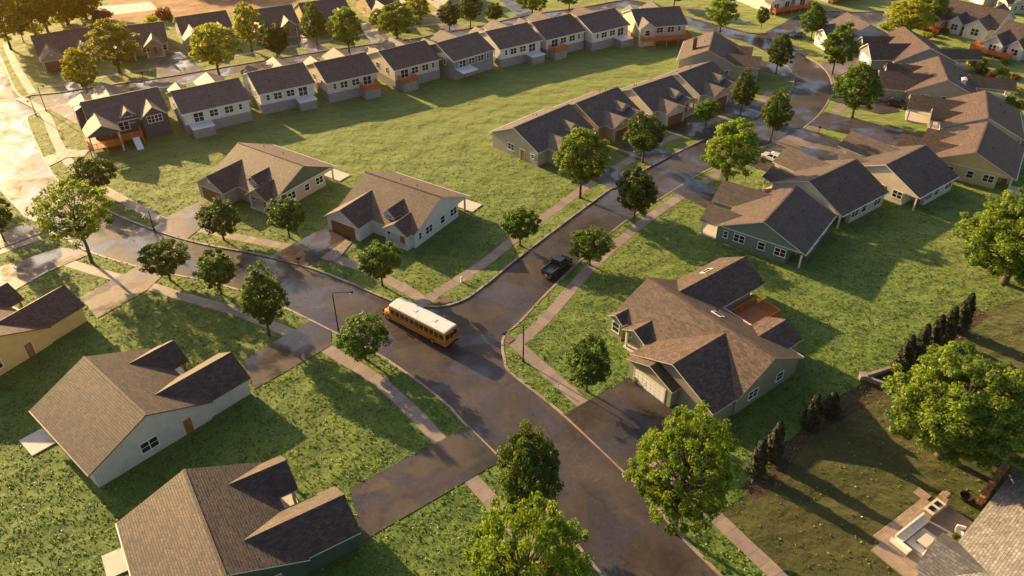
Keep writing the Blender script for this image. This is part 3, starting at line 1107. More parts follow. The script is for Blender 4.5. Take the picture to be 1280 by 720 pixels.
# -- large house right of the bus
def e_extra(root, d):
    L, s, zr = d['L'], d['s'], d['zr']
    x = lambda v: v - L / 2
    deck(root, x(8.3), x(12.3), 5.6, 13.0, 1.0)
    # bay on the left end with its own little gable
    window(root, (x(1.3), -d['yf'] - .0, .9), 0, 1.1, 1.3, 1)
    z = lambda y: zr - s * y
    skylight(root, [(x(9.2), 1.9, z(1.9)), (x(10.7), 1.9, z(1.9)), (x(10.7), 2.9, z(2.9)), (x(9.2), 2.9, z(2.9))])
    # skylight on the rear wing's sunlit slope
    zz = lambda dx: 5.2 - (5.2 - 2.9) / 4.0 * dx
    skylight(root, [(x(3.9 - 1.4), 8.6, zz(1.4)), (x(3.9 - 2.2), 8.6, zz(2.2)), (x(3.9 - 2.2), 10.4, zz(2.2)), (x(3.9 - 1.4), 10.4, zz(1.4))])
    t_ = MB()
    t_.box(x(3.9) - 2.4, x(3.9) + 2.4, 13.2, 15.2, 0, .2)
    t_.build('porch_floor', 'pad', root)
    garage_door(root, (x(13.1) + 3.2, -9.4 - .15, .02), 0, 2.3) if False else None


HE = H('large brown roofed house with orange deck and white double garage, right of the junction', ((810, 346), (971, 447.5)), 'sid_olive', 'roof_near', zr=6.1, L=20.4, slope=.52, wf=6.2, wb=6.4,
  wings=[dict(x=13.6, hw=6.6, y=10.0, zw=5.75, ez=2.88, garage=4.8, gx=-2.4, ov=.5),
         dict(x=11.2, hw=3.8, y=11.0, zw=4.3, ez=2.88, garage=4.9, vent=False),
         dict(x=1.2, hw=1.4, y=6.9, zw=3.75, win=(1.1, 1.4, 1, .9)), dict(x=5.0, hw=2.0, y=7.4, zw=3.95, kind='open'),
         dict(side='b', x=3.9, hw=4.0, y=15.2, zw=5.2, ez=2.9, kind='closed', ov=2.6), dict(side='b', x=15.4, hw=2.9, y=9.3, zw=4.15, kind='closed')],
  windows=[('r', -2.5, 1.0, 1.6, 1.2, 2), ('r', 2.5, 1, 1.2, 1.2, 1), ('b', 0.5, 1, 2.2, 1.6, 2), ('f', -7.3, .9, .9, 1.2, 1), ('l', 0, 1, 1.6, 1.2, 2), ('l', 3.4, 1, 1.2, 1.2, 1)],
  doors=[('f', -4.6, .18, 'door_brown'), ('b', 1.9, .92, 'white')], extra=e_extra, group=None)


# -- terrace behind the cross street
def town(L):
    return [dict(x=.37 * L, hw=3.0, y=8.7, zw=4.3, garage=4.3, gmat='garage_brown', vent=True),
            dict(x=.80 * L, hw=2.3, y=7.6, zw=4.0, kind='open'),
            dict(x=.70 * L, hw=1.3, y=5.4, zw=5.0, ez=4.0, ground=False, ov=.25, win=(1.0, .55, 2, 3.5))]


TW = [('l', .9, 1.1, 1.5, 1.2, 2), ('l', -4.6, 1.3, .7, .7, 1), ('r', 0, 1, 1.4, 1.2, 2), ('b', -3, .9, 1.8, 1.3, 2), ('b', 1.5, .9, 1.4, 1.3, 2), ('f', 3.0, .9, .9, 1.2, 1)]
TD = [('l', -2.0, .02, 'door_brown'), ('f', 4.4, .18, 'door_brown'), ('b', 3.8, .1, 'white')]
GT = 'close set houses with garage gables beside the cross street'
town_rows = [
    (((641.5, 159.5), (712, 129.7)), 'sid_taupe', 'grey beige end house of the dark roofed row, with brown side door', 15.2),
    (((720, 128.8), (771.6, 108.7)), 'sid_tan', 'dark roofed row house second from the grey beige end house, tan siding', 12.2),
    (((790.5, 110.5), (839.3, 94.3)), 'sid_cream', 'dark roofed row house with cream side wall, third from the grey beige end', 11.8),
    (((849, 91.6), (889.8, 76.2)), 'sid_cream', 'smallest looking row house, last of the row before the big chimney house', 11.6)]
for rd, wl, lb, L_ in town_rows:
    H(lb, rd, wl, 'roof_dark', wf=6.3, wb=6.3, L=L_, wings=town(L_), windows=TW, doors=TD, group=GT)
H('house with dark chimney on its brown roof, at the far end of the middle row', ((886, 62), (892.5, 39)), 'sid_taupe', 'roof_brown', L=13.6, wf=6.6, wb=6.6, zr=6.3,
  wings=[dict(x=3.4, hw=3.3, y=11.6, zw=4.8, garage=4.6, gmat='garage_brown'), dict(x=10, hw=2.6, y=9.4, zw=4.6, kind='open')],
  windows=TW, doors=TD[1:], extra=lambda root, d: chimney(root, d, -2.4, 3.4, 2.3, 'trim_dark'), group=GT)

# -- right hand row
GR = 'single storey houses on the right side of the curving street'
H('sage green house with cream framed gable windows, nearest of the right row', ((996, 232), (955, 277)), 'sid_sage', 'roof_mauve', L=13.7, zr=5.9, wf=7.3, wb=6.9,
  wings=[dict(x=2.9, hw=3.6, y=11.0, zw=4.7, garage=4.8, gmat='garage_brown'), dict(x=10.6, hw=2.9, y=9.9, zw=4.0, kind='open')], windows=RW, doors=RD, notch=(3, 2.2), group=GR,
  extra=lambda root, d: gable_panel(root, d, 'r', 'sid_sage'))
H('pale green house with wide dark back roof, just behind the sage green house', ((1070, 199), (1012.5, 226)), 'sid_cream', 'roof_mauve', L=13.0, wf=7, wb=7,
  wings=[dict(x=3.0, hw=3.5, y=11.5, zw=4.7, garage=4.6), dict(x=10.0, hw=2.6, y=9.0, zw=4.1, kind='open')], windows=RW, doors=RD, notch=(3, 2.2), group=GR)
H('cream house with sunlit gable wall, between the pale green and yellow houses', ((1156, 181.7), (1109, 205)), 'sid_cream', 'roof_mauve', L=12.4, wf=7, wb=7,
  wings=[dict(x=2.6, hw=3.4, y=12.5, zw=4.7, garage=4.6), dict(x=9.6, hw=2.6, y=8.6, zw=4.1, kind='open')], windows=RW, doors=RD, notch=(3, 2.2), group=GR)
H('yellow house with white patio slab at the far right edge', ((1235, 151), (1220, 191)), 'sid_yellow', 'roof_brown', L=15.0, wf=7.2, wb=7.2,
  wings=[dict(x=10.6, hw=2.9, y=12.6, zw=4.6, garage=4.4), dict(x=4.6, hw=2.5, y=9.0, zw=4.2, kind='open')], windows=RW, doors=RD[1:], notch=(3, 2.2), slab=(4.4, 8.4, 6.8, 9.4), group=GR,
  extra=lambda root, d: gable_panel(root, d, 'r', 'sid_yellow', 2.9))
H('tan roofed house with an open carport porch, directly behind the yellow house on the right', ((1231.7, 112.7), (1235.5, 147)), 'sid_grey', 'roof_brown', L=14.4, wf=7.2, wb=7.2,
  wings=[dict(x=4.4, hw=3.1, y=13.2, zw=4.6, kind='open'), dict(x=9.4, hw=2.2, y=9.0, zw=4.3, kind='open')], windows=RW, doors=RD[1:], notch=(3, 2.2), group=GR)


def rear_porch(root, d):
    chimney(root, d, 3.0, 4.0, .8, 'white')


H('beige house with two front gables and a covered back porch, beside the broad green tree', ((1172.6, 69.5), (1185.4, 100.5)), 'sid_taupe', 'roof_brown', L=14.6, wf=7.2, wb=7.2,
  wings=[dict(x=10.2, hw=4.0, y=12.6, zw=5.1, garage=4.8, vent=True), dict(x=3.6, hw=2.8, y=10.4, zw=4.6, win=(1.5, 1.3, 2, .9)), dict(side='b', x=5.6, hw=2.4, y=15.0, zw=4.2, kind='open')], windows=RW, doors=RD[1:], group=GR,
  extra=rear_porch)
H('tall brick fronted house with brown roof, beyond the beige house with two gables', ((1129.5, 32.8), (1163, 60)), 'sid_bluegrey', 'roof_brown', L=15.2, wf=7.2, wb=7.2,
  wings=[dict(x=9.8, hw=4.0, y=11.8, zw=5.1, garage=4.8), dict(x=3.4, hw=2.8, y=10.8, zw=4.6, win=(1.5, 1.3, 2, .9)), dict(side='b', x=11.0, hw=2.4, y=13.6, zw=4.2, kind='open')], windows=RW, doors=RD[1:], brickfront=True, group=GR)
H('small white house with dark roof at the far street bend', ((1062, 17), (1085, 28.6)), 'sid_white', 'roof_dark', L=10.0, wf=6.4, wb=6.4,
  wings=[dict(x=6.6, hw=3.0, y=10.6, zw=4.6, garage=4.4), dict(x=2.2, hw=2.0, y=8.4, zw=4.1, kind='open')], windows=[w_ for w_ in RW if abs(w_[1]) < 4.1], doors=[], group=GR)


# -- upper right houses seen from the back, with decks
def back_gables(L):
    return [dict(side='b', x=.24 * L, hw=3.0, y=9.4, zw=5.0, win=(1.8, 1.6, 2, 1.0)), dict(side='b', x=.55 * L, hw=2.0, y=8.6, zw=4.6, win=(1.5, 1.4, 2, 1.0)),
            dict(side='b', x=.86 * L, hw=2.4, y=9.6, zw=4.8, win=(1.6, 1.5, 2, 1.0)), dict(x=.3 * L, hw=3.2, y=10.5, zw=4.8, garage=4.6)]


GU = 'pale houses with orange decks in the upper right corner'
H('white house with three back gables and orange deck, upper right', ((1255, 12), (1187, -2)), 'sid_white', 'roof_mauve', L=17.0, zr=6.0, wings=back_gables(17.0), windows=[('b', -.4, 1, 1.4, 1.5, 2), ('l', 0, 1, 1.4, 1.2, 2)], doors=[], group=GU,
  extra=lambda root, d: deck(root, 3.2, 11.0, 6.6, 11.6, 1.0))
H('pale house with orange deck cut by the right frame edge, upper right', ((1330, 42), (1272, 28)), 'sid_white', 'roof_mauve', L=15.0, zr=6.0, wings=back_gables(15.0)[1:], windows=[('b', -2.4, 1, 1.4, 1.5, 2)], doors=[], group=GU,
  extra=lambda root, d: deck(root, .8, 9.6, 6.6, 11.4, 1.0))
H('grey gabled house at the top right corner of the photograph', ((1262, -28), (1300, -12)), 'sid_grey', 'roof_dark', L=14.0, zr=6.0, wings=ranch(14.0), windows=RW, doors=RD, group=GU)
H('white house with orange porch deck at the top edge, beyond the far street', ((985, -28), (945, -22)), 'sid_white', 'roof_mauve', L=15.0, zr=6.0, wings=back_gables(15.0), windows=[('b', -.4, 1, 1.4, 1.5, 2)], doors=[], group=GU,
  extra=lambda root, d: deck(root, -7.2, 7.2, 6.76, 11.2, 1.0))
H('grey house with orange deck at the top edge, right of the white porch house', ((1050, -40), (1015, -34)), 'sid_grey', 'roof_dark', L=14.0, zr=6.0, wings=back_gables(14.0), windows=[('b', -.4, 1, 1.4, 1.5, 2)], doors=[], group=GU,
  extra=lambda root, d: deck(root, -4.0, 7.0, 6.76, 10.6, 1.0))

# -- the row with backs on the common lawn
GL = 'walk out houses with their backs to the common lawn'


def back_row(kind, side):
    def ex(root, d):
        L, yb = d['L'], d['yb']
        x0, x1 = (L * .12, L * .42) if side > 0 else (-L * .42, -L * .12)
        y = yb + .06
        if kind == 'deck':
            deck(root, x0, x1, y, y + 2.6, 2.1, True, 'found_grey')
        elif kind == 'box':
            mb = MB()
            mb.box(x0, x1, y, y + 2.6, 0, 1.85)
            mb.build('porch_base', 'found_grey', root)
            mb = MB()
            mb.box(x0 - .1, x1 + .1, y, y + 2.75, 1.853, 2.05)
            mb.build('porch_top', 'white', root)
        elif kind == 'awning':
            mb = MB()
            mb.slab([(x0 - .3, y, 2.6), (x1 + .3, y, 2.6), (x1 + .3, y + 3, 2.35), (x0 - .3, y + 3, 2.35)], .12, 0, 0)
            mb.build('awning', 'white', root)
            pm = MB(); pm.box(-.08, .08, -.08, .08, 0, 2.25)
            pmm = pm.mesh('porch_post', 'trim_dark')
            for xx in (x0, x1):
                link('porch_post', pmm, root, (xx, y + 2.8, 0))
        elif kind == 'long':
            deck(root, -L * .5, L * .46, y, y + 3.0, 1.9)
    return ex


def back_windows(L, side):
    return [('b', side * L * .27, 2.25, 1.8, 1.75, 2), ('b', side * L * .05, 2.7, 1.6, 1.25, 2), ('b', -side * L * .17, 2.7, 1.6, 1.25, 2), ('b', -side * L * .34, 2.8, .6, 1.1, 1),
            ('r', -1.5, 2.8, 1.2, 1.2, 1), ('r', 2.6, 2.8, .8, 1.2, 1), ('l', 0, 2.8, 1.2, 1.2, 1), ('f', -L * .3, 2.6, 1.6, 1.3, 2), ('f', L * .1, 2.6, 1.6, 1.3, 2)]


def row_front(L):
    return [dict(x=.3 * L, hw=3.0, y=9.6, zw=5.9, garage=4.4, gmat='garage_brown', vent=True), dict(x=.8 * L, hw=1.9, y=8.2, zw=5.6, kind='open')]


rows = [
    ('white house with grey back porch, directly right of the dark blue house', ((297, 97), (213.3, 114)), 'sid_white', 'box', 1, 'found_grey'),
    ('white house with grey porch at its right corner, two right of the dark blue house', ((378, 77.5), (309, 91)), 'sid_white', 'box', -1, 'found_grey'),
    ('cream house with orange railed deck at its right back corner, in the lawn row', ((456.7, 65), (391.7, 78.3)), 'sid_cream', 'deck', -1, 'found_grey'),
    ('cream house with lighter roof and orange railed deck at its left back corner', ((531.7, 50), (472.5, 64)), 'sid_cream', 'deck', 1, 'found_grey'),
    ('slate blue house with white awning over its patio, middle of the lawn row', ((595, 40), (546.7, 53.3)), 'sid_bluegrey', 'awning', 1, 'found_grey'),
    ('white house with grey back porch just right of the slate blue house', ((658, 28), (607.5, 39)), 'sid_white', 'box', -1, 'found_grey'),
    ('white house with small orange deck between two houses with grey porches', ((711, 17.5), (666, 27.5)), 'sid_white', 'deck', 1, 'found_grey'),
    ('white house with grey back porch at the upper end of the lawn row', ((766.7, 10), (722.5, 20)), 'sid_white', 'box', -1, 'found_grey')]
for lb, rd, wl, kd, sd, fm in rows:
    L_ = 12.0 if rd[0][0] > 300 else 13.4
    H(lb, rd, wl, 'roof_dark' if kd != 'deck' else 'roof_mauve', zr=7.0, L=L_, slope=.40, wf=6.3, wb=6.3, found=2.0, foundmat=fm, wings=row_front(L_),
      windows=back_windows(L_, sd), doors=[], extra=back_row(kd, sd), group=GL)
H('brick end house with a long brown deck at the top of the lawn', ((841, 8), (797, 11)), 'sid_cream', 'roof_dark', zr=7.0, L=13, slope=.42, wf=6.4, wb=6.4, wings=row_front(13) + [dict(side='b', x=10.8, hw=2.2, y=7.6, zw=5.9, win=(1.2, 1.3, 1, 2.6))],
  windows=back_windows(13, 1)[:4], doors=[], extra=back_row('long', 1), found=1.6, foundmat='brick', group=GL)


def r1a_extra(root, d):
    L, yb = d['L'], d['yb']
    # covered deck on the right (photo left) end
    deck(root, L / 2 - 4.2, L / 2 + 1.6, yb - 1.5, yb + 4.3, 1.5)
    deck(root, L / 2 - 8.2, L / 2 - 4.25, yb + .06, yb + 2.9, 1.5)
    st = MB()
    st.prism_x([(yb + 2.9, 1.5), (yb + 2.9, 1.3), (yb + 5.3, 0.02), (yb + 5.5, 0.02)], L / 2 - 7.4, L / 2 - 6.2)
    st.build('ramp', 'white', root)


H('dark blue house with brown covered deck, left end of the lawn row', ((193, 109), (103.5, 127)), 'sid_slate', 'roof_dark', zr=7.0, L=14.2, slope=.46, wf=6.2, wb=6.2,
  wings=[dict(side='b', x=3.0, hw=2.6, y=7.4, zw=6.1, win=(2.6, 1.3, 4, 3.0)), dict(side='b', x=7.3, hw=1.5, y=6.0, zw=5.9, ez=4.7, ground=False, win=(1.5, 1.2, 2, 3.3)), dict(side='b', x=12.6, hw=3.0, y=10.4, zw=5.8, ez=4.15, kind='open', nofloor=True, pz=0),
         dict(x=8.6, hw=3.6, y=11.0, zw=6.2, garage=4.6), dict(x=13.0, hw=2.6, y=9.0, zw=5.4, win=(1.4, 1.2, 2, 2.4))],
  windows=[('b', -4.6, .9, 1.6, 1.0, 2), ('b', 1.4, 2.2, 1.8, 1.6, 2), ('r', -2, 2.6, 1.2, 1.2, 1), ('l', 0, 2.6, 1.2, 1.2, 1)], doors=[('b', 3.6, 1.52, 'door_brown')], extra=r1a_extra, group=GL)

# -- the street behind, fronts to the camera
GS = 'houses facing the back street behind the street trees'
for rd, wl, rf_, L_, lb in [
    (((44, 44), (107, 34)), 'sid_tan', 'roof_brown', 13.0, 'brown house at the left end of the back street, behind the golden tree'),
    (((140, 33.5), (200, 27)), 'sid_tan', 'roof_brown', 12.5, 'brown house with two front gables, second from the left on the back street'),
    (((218, 21.7), (282, 12.5)), 'sid_grey', 'roof_mauve', 12.5, 'grey house behind the two yellow trees, third from the left on the back street'),
    (((312, 12.5), (356, 6.5)), 'sid_olive', 'roof_dark', 12.5, 'greenish roofed house with brown garage behind the round dark tree, fourth on the back street'),
    (((372, 4), (430, -4)), 'sid_yellow', 'roof_dark', 12.5, 'house with pale yellow gable at the top edge, fifth on the back street'),
    (((452, -8), (505, -16)), 'sid_tan', 'roof_brown', 12.5, 'brown house hidden behind the wide yellow tree at the top edge'),
    (((535, -20), (590, -28)), 'sid_grey', 'roof_dark', 12.5, 'grey house at the top edge above the dark round street tree')]:
    H(lb, rd, wl, rf_, L=L_, zr=5.8, wf=6.6, wb=6.6, wings=[dict(x=.16 * L_ + .6, hw=2.7, y=9.6, zw=4.7, garage=4.0, gmat='garage_brown', vent=True), dict(x=.74 * L_, hw=2.3, y=8.6, zw=4.5, kind='open')],
      windows=[('f', 1.0, .9, 1.5, 1.3, 2), ('f', 5.2, .9, 1.0, 1.3, 1), ('l', 0, 1, 1.2, 1.2, 1), ('r', 0, 1, 1.2, 1.2, 1)], doors=[('f', 3.0, .18, 'door_brown')], group=GS)

# -- roof in the bottom right corner, eave up-left
e1, e2 = G(1265, 590, 2.9), G(1192, 684, 2.9)
ux = (e2 - e1).normalized()
uy = Vector((-ux.y, ux.x, 0))
cg = e1 + ux * 9.5 + uy * 7.5
H_at(cg, math.atan2(ux.y, ux.x), 19.0, 2.9 + 7.5 * .5, label='pale tile roofed house in the bottom right corner beside the furnished patio', wall='sid_taupe', roof='roof_slate', slope=.5, wf=7.5, wb=7.5,
     wings=[dict(x=15.6, hw=2.9, y=8.9, zw=4.55, win=(1.2, 1.2, 1, .9), ov=.4)], windows=[('l', -1.5, 1, 1.4, 1.3, 2), ('f', -4, .9, 1.6, 1.3, 2), ('f', 0, .9, 1.6, 1.3, 2)], doors=[('f', -1.8, .1, 'white')], group=None)


# ------------------------------------------------------------------ trees
def leaf_mesh(name, pts, nrm, size, mat, tint, aspect=0.62):
    n = len(pts)
    nrm = nrm / np.linalg.norm(nrm, axis=1, keepdims=True)
    t = rng.normal(size=(n, 3))
    t -= (t * nrm).sum(1, keepdims=True) * nrm
    t /= np.linalg.norm(t, axis=1, keepdims=True)
    b = np.cross(nrm, t)
    sz = (size * rng.uniform(.65, 1.35, n))[:, None]
    q = np.stack([pts + t * sz * .5, pts + b * sz * .5 * aspect + nrm * sz * .06, pts - t * sz * .5, pts - b * sz * .5 * aspect + nrm * sz * .06], 1).reshape(-1, 3)
    me = bpy.data.meshes.new(name)
    me.vertices.add(4 * n)
    me.vertices.foreach_set('co', q.astype(np.float32).ravel())
    me.loops.add(4 * n)
    me.loops.foreach_set('vertex_index', np.arange(4 * n, dtype=np.int32))
    me.polygons.add(n)
    me.polygons.foreach_set('loop_start', np.arange(0, 4 * n, 4, dtype=np.int32))
    me.update(calc_edges=True)
    at = me.attributes.new('tint', 'FLOAT', 'FACE')
    at.data.foreach_set('value', np.clip(tint, 0, 1).astype(np.float32))
    me.materials.append(M[mat])
    me.validate()
    return me


def crown(seed, cz, rx, rz, nclump, nleaf, size, mat, blob=.24, inner=.45, point=0.0, flat=0.0):
    """leaf clumps spread through an uneven ellipsoid; returns mesh and clump centres"""
    global rng
    rng = np.random.default_rng(seed)
    d = rng.normal(size=(nclump, 3))
    d /= np.linalg.norm(d, axis=1, keepdims=True)
    # spread directions more evenly
    for _ in range(12):
        diff = d[:, None] - d[None]
        r2 = (diff ** 2).sum(-1) + 1e-3
        d += 0.02 * (diff / r2[..., None]).sum(1) / nclump * 8
        d /= np.linalg.norm(d, axis=1, keepdims=True)
    rad = rng.uniform(inner, 1, nclump) ** .6
    lob = rng.normal(size=(7, 3))
    lob /= np.linalg.norm(lob, axis=1, keepdims=True)
    mod = 1 + .34 * np.clip((d @ lob.T), 0, 1).max(1) ** 3 - .24 * rng.random(nclump)
    c = d * (rad * mod)[:, None]
    if point:
        c[:, :2] *= (1 - point * np.clip(c[:, 2:3], -.2, 1))
    if flat:
        c[:, 2] = np.where(c[:, 2] < 0, c[:, 2] * (1 - flat), c[:, 2])
    c = c * np.array([rx * .84, rx * .84, rz * .88])
    w = rng.uniform(.55, 1.45, nclump)
    idx = rng.choice(nclump, nleaf, p=w / w.sum())
    off = rng.normal(size=(nleaf, 3))
    off /= np.linalg.norm(off, axis=1, keepdims=True)
    off *= (rng.random(nleaf) ** .45)[:, None]
    bs_ = (blob * rx * (.7 + .6 * rng.random(nclump)))[idx][:, None]
    p = c[idx] + off * bs_ * np.array([1, 1, .78])
    nr = off * .7 + rng.normal(size=(nleaf, 3)) * .55 + np.array([0, 0, .5])
    tc = rng.random(nclump)
    tint = .55 * tc[idx] + .45 * rng.random(nleaf)
    p[:, 2] += cz
    c[:, 2] += cz
    return leaf_mesh('crown', p, nr, size, mat, tint), c


def trunk_mesh(h0, h1, r0, centres, nlimb, seed, lean=.0):
    rr = random.Random(seed)
    mb = MB()
    top = Vector((lean * h1, 0, h1))
    path = [Vector((0, 0, -.15)), Vector((0, 0, .25)), Vector((lean * h0 + rr.uniform(-.08, .08), rr.uniform(-.08, .08), h0)), Vector((lean * (h0 + h1) / 2 + rr.uniform(-.2, .2), rr.uniform(-.2, .2), (h0 + h1) / 2)), top]
    mb.tube(path, [r0 * 1.45, r0 * 1.05, r0 * .85, r0 * .55, r0 * .12], 8)
    cs = [Vector(c) for c in centres]
    rr.shuffle(cs)
    for c in cs[:nlimb]:
        t = min(max((c.z - h0) / (h1 - h0) * .55 + rr.uniform(-.08, .1), .02), .85)
        z = h0 + (h1 - h0) * t
        s = Vector((lean * z, 0, z))
        mid = s.lerp(c, .5) + Vector((rr.uniform(-.2, .2), rr.uniform(-.2, .2), -.06 * (c - s).length + rr.uniform(-.1, .2)))
        rb = r0 * (.42 - .25 * t)
        mb.tube([s, mid, c], [rb, rb * .6, rb * .18], 5, cap=False)
    return mb.mesh('trunk', 'bark', smooth=True)


KIND = {}


def kind(name, H_, W_, variants):
    KIND[name] = (H_, W_, variants)


def mk(seed, H_, clear, W_, nclump, nleaf, size, mat, nl, r0, **k):
    rz = (H_ - clear) / 2
    cz = clear + rz
    cm, cc = crown(seed, cz, W_ / 2, rz, nclump, nleaf, size, mat, **k)
    return trunk_mesh(clear * .95, H_ - rz * .35, r0, cc, nl, seed), cm


for nm, mt in (('round', 'leaf_green'), ('round_dark', 'leaf_dark')):
    kind(nm, 7.2, 6.4, [mk(s_, 7.2, 1.7, 6.4, 85, 8600, .30, mt, 40, .15, point=.12, blob=.18) for s_ in (11, 12)])
for nm, mt in (('tall', 'leaf_yellow'), ('tall_green', 'leaf_green'), ('tall_gold', 'leaf_gold'), ('tall_dark', 'leaf_dark')):
    kind(nm, 13.0, 8.6, [mk(s_, 13.0, 2.4, 8.6, 130, 12500, .37, mt, 60, .22, point=.30, blob=.155) for s_ in ((21, 22) if nm in ('tall', 'tall_gold') else (23,))])
kind('sparse', 14.0, 11.0, [mk(31, 14.0, 3.0, 11.0, 95, 7600, .36, 'leaf_yellow', 90, .24, blob=.14, inner=.5, flat=.2)])
kind('near_light', 12.5, 14.0, [mk(41, 12.5, 2.5, 14.0, 230, 27000, .29, 'leaf_yellow', 140, .3, blob=.09)])
kind('near_round', 11.0, 9.0, [mk(44, 11.0, 2.0, 9.0, 150, 24000, .29, 'leaf_dark', 60, .24, blob=.16, point=.1)])
kind('big', 15.0, 15.0, [mk(51, 15.0, 2.4, 15.0, 340, 62000, .31, 'leaf_big', 80, .45, blob=.10, inner=.55)])
kind('hedge_tree', 10.0, 9.0, [mk(61, 10.0, 1.2, 9.0, 70, 7000, .5, 'leaf_gold', 26, .22, blob=.24), mk(62, 10.0, 1.2, 9.0, 70, 7000, .5, 'leaf_rust', 26, .22, blob=.24)])


def tree(base, top_y, width_px, kd, label, var=0, rz=None, hmin=3.0, name='tree', cat='tree', group='street trees and garden trees', z=0.0, h=None, mid_h=None):
    g = G(*base) if mid_h is None else G(base[0], base[1], mid_h)
    g.z = 0
    if h is None:
        h = hmin
        while h < 30 and PROJY(g + Vector((0, 0, h))) > top_y:
            h += .1
        h *= .97
    H_, W_, V = KIND[kd]
    mid = g + Vector((0, 0, h * .6))
    w = width_px / PXM(mid)
    tm, cm = V[var % len(V)]
    o = empty(name, (g.x, g.y, 0), random.uniform(0, 6.28) if rz is None else rz)
    sx = w / W_
    tag(o, label, cat, group)
    t_ = link('trunk', tm, o)
    c_ = link('crown', cm, o)
    for q in (t_, c_):
        q.scale = (sx, sx, h / H_)
    return o


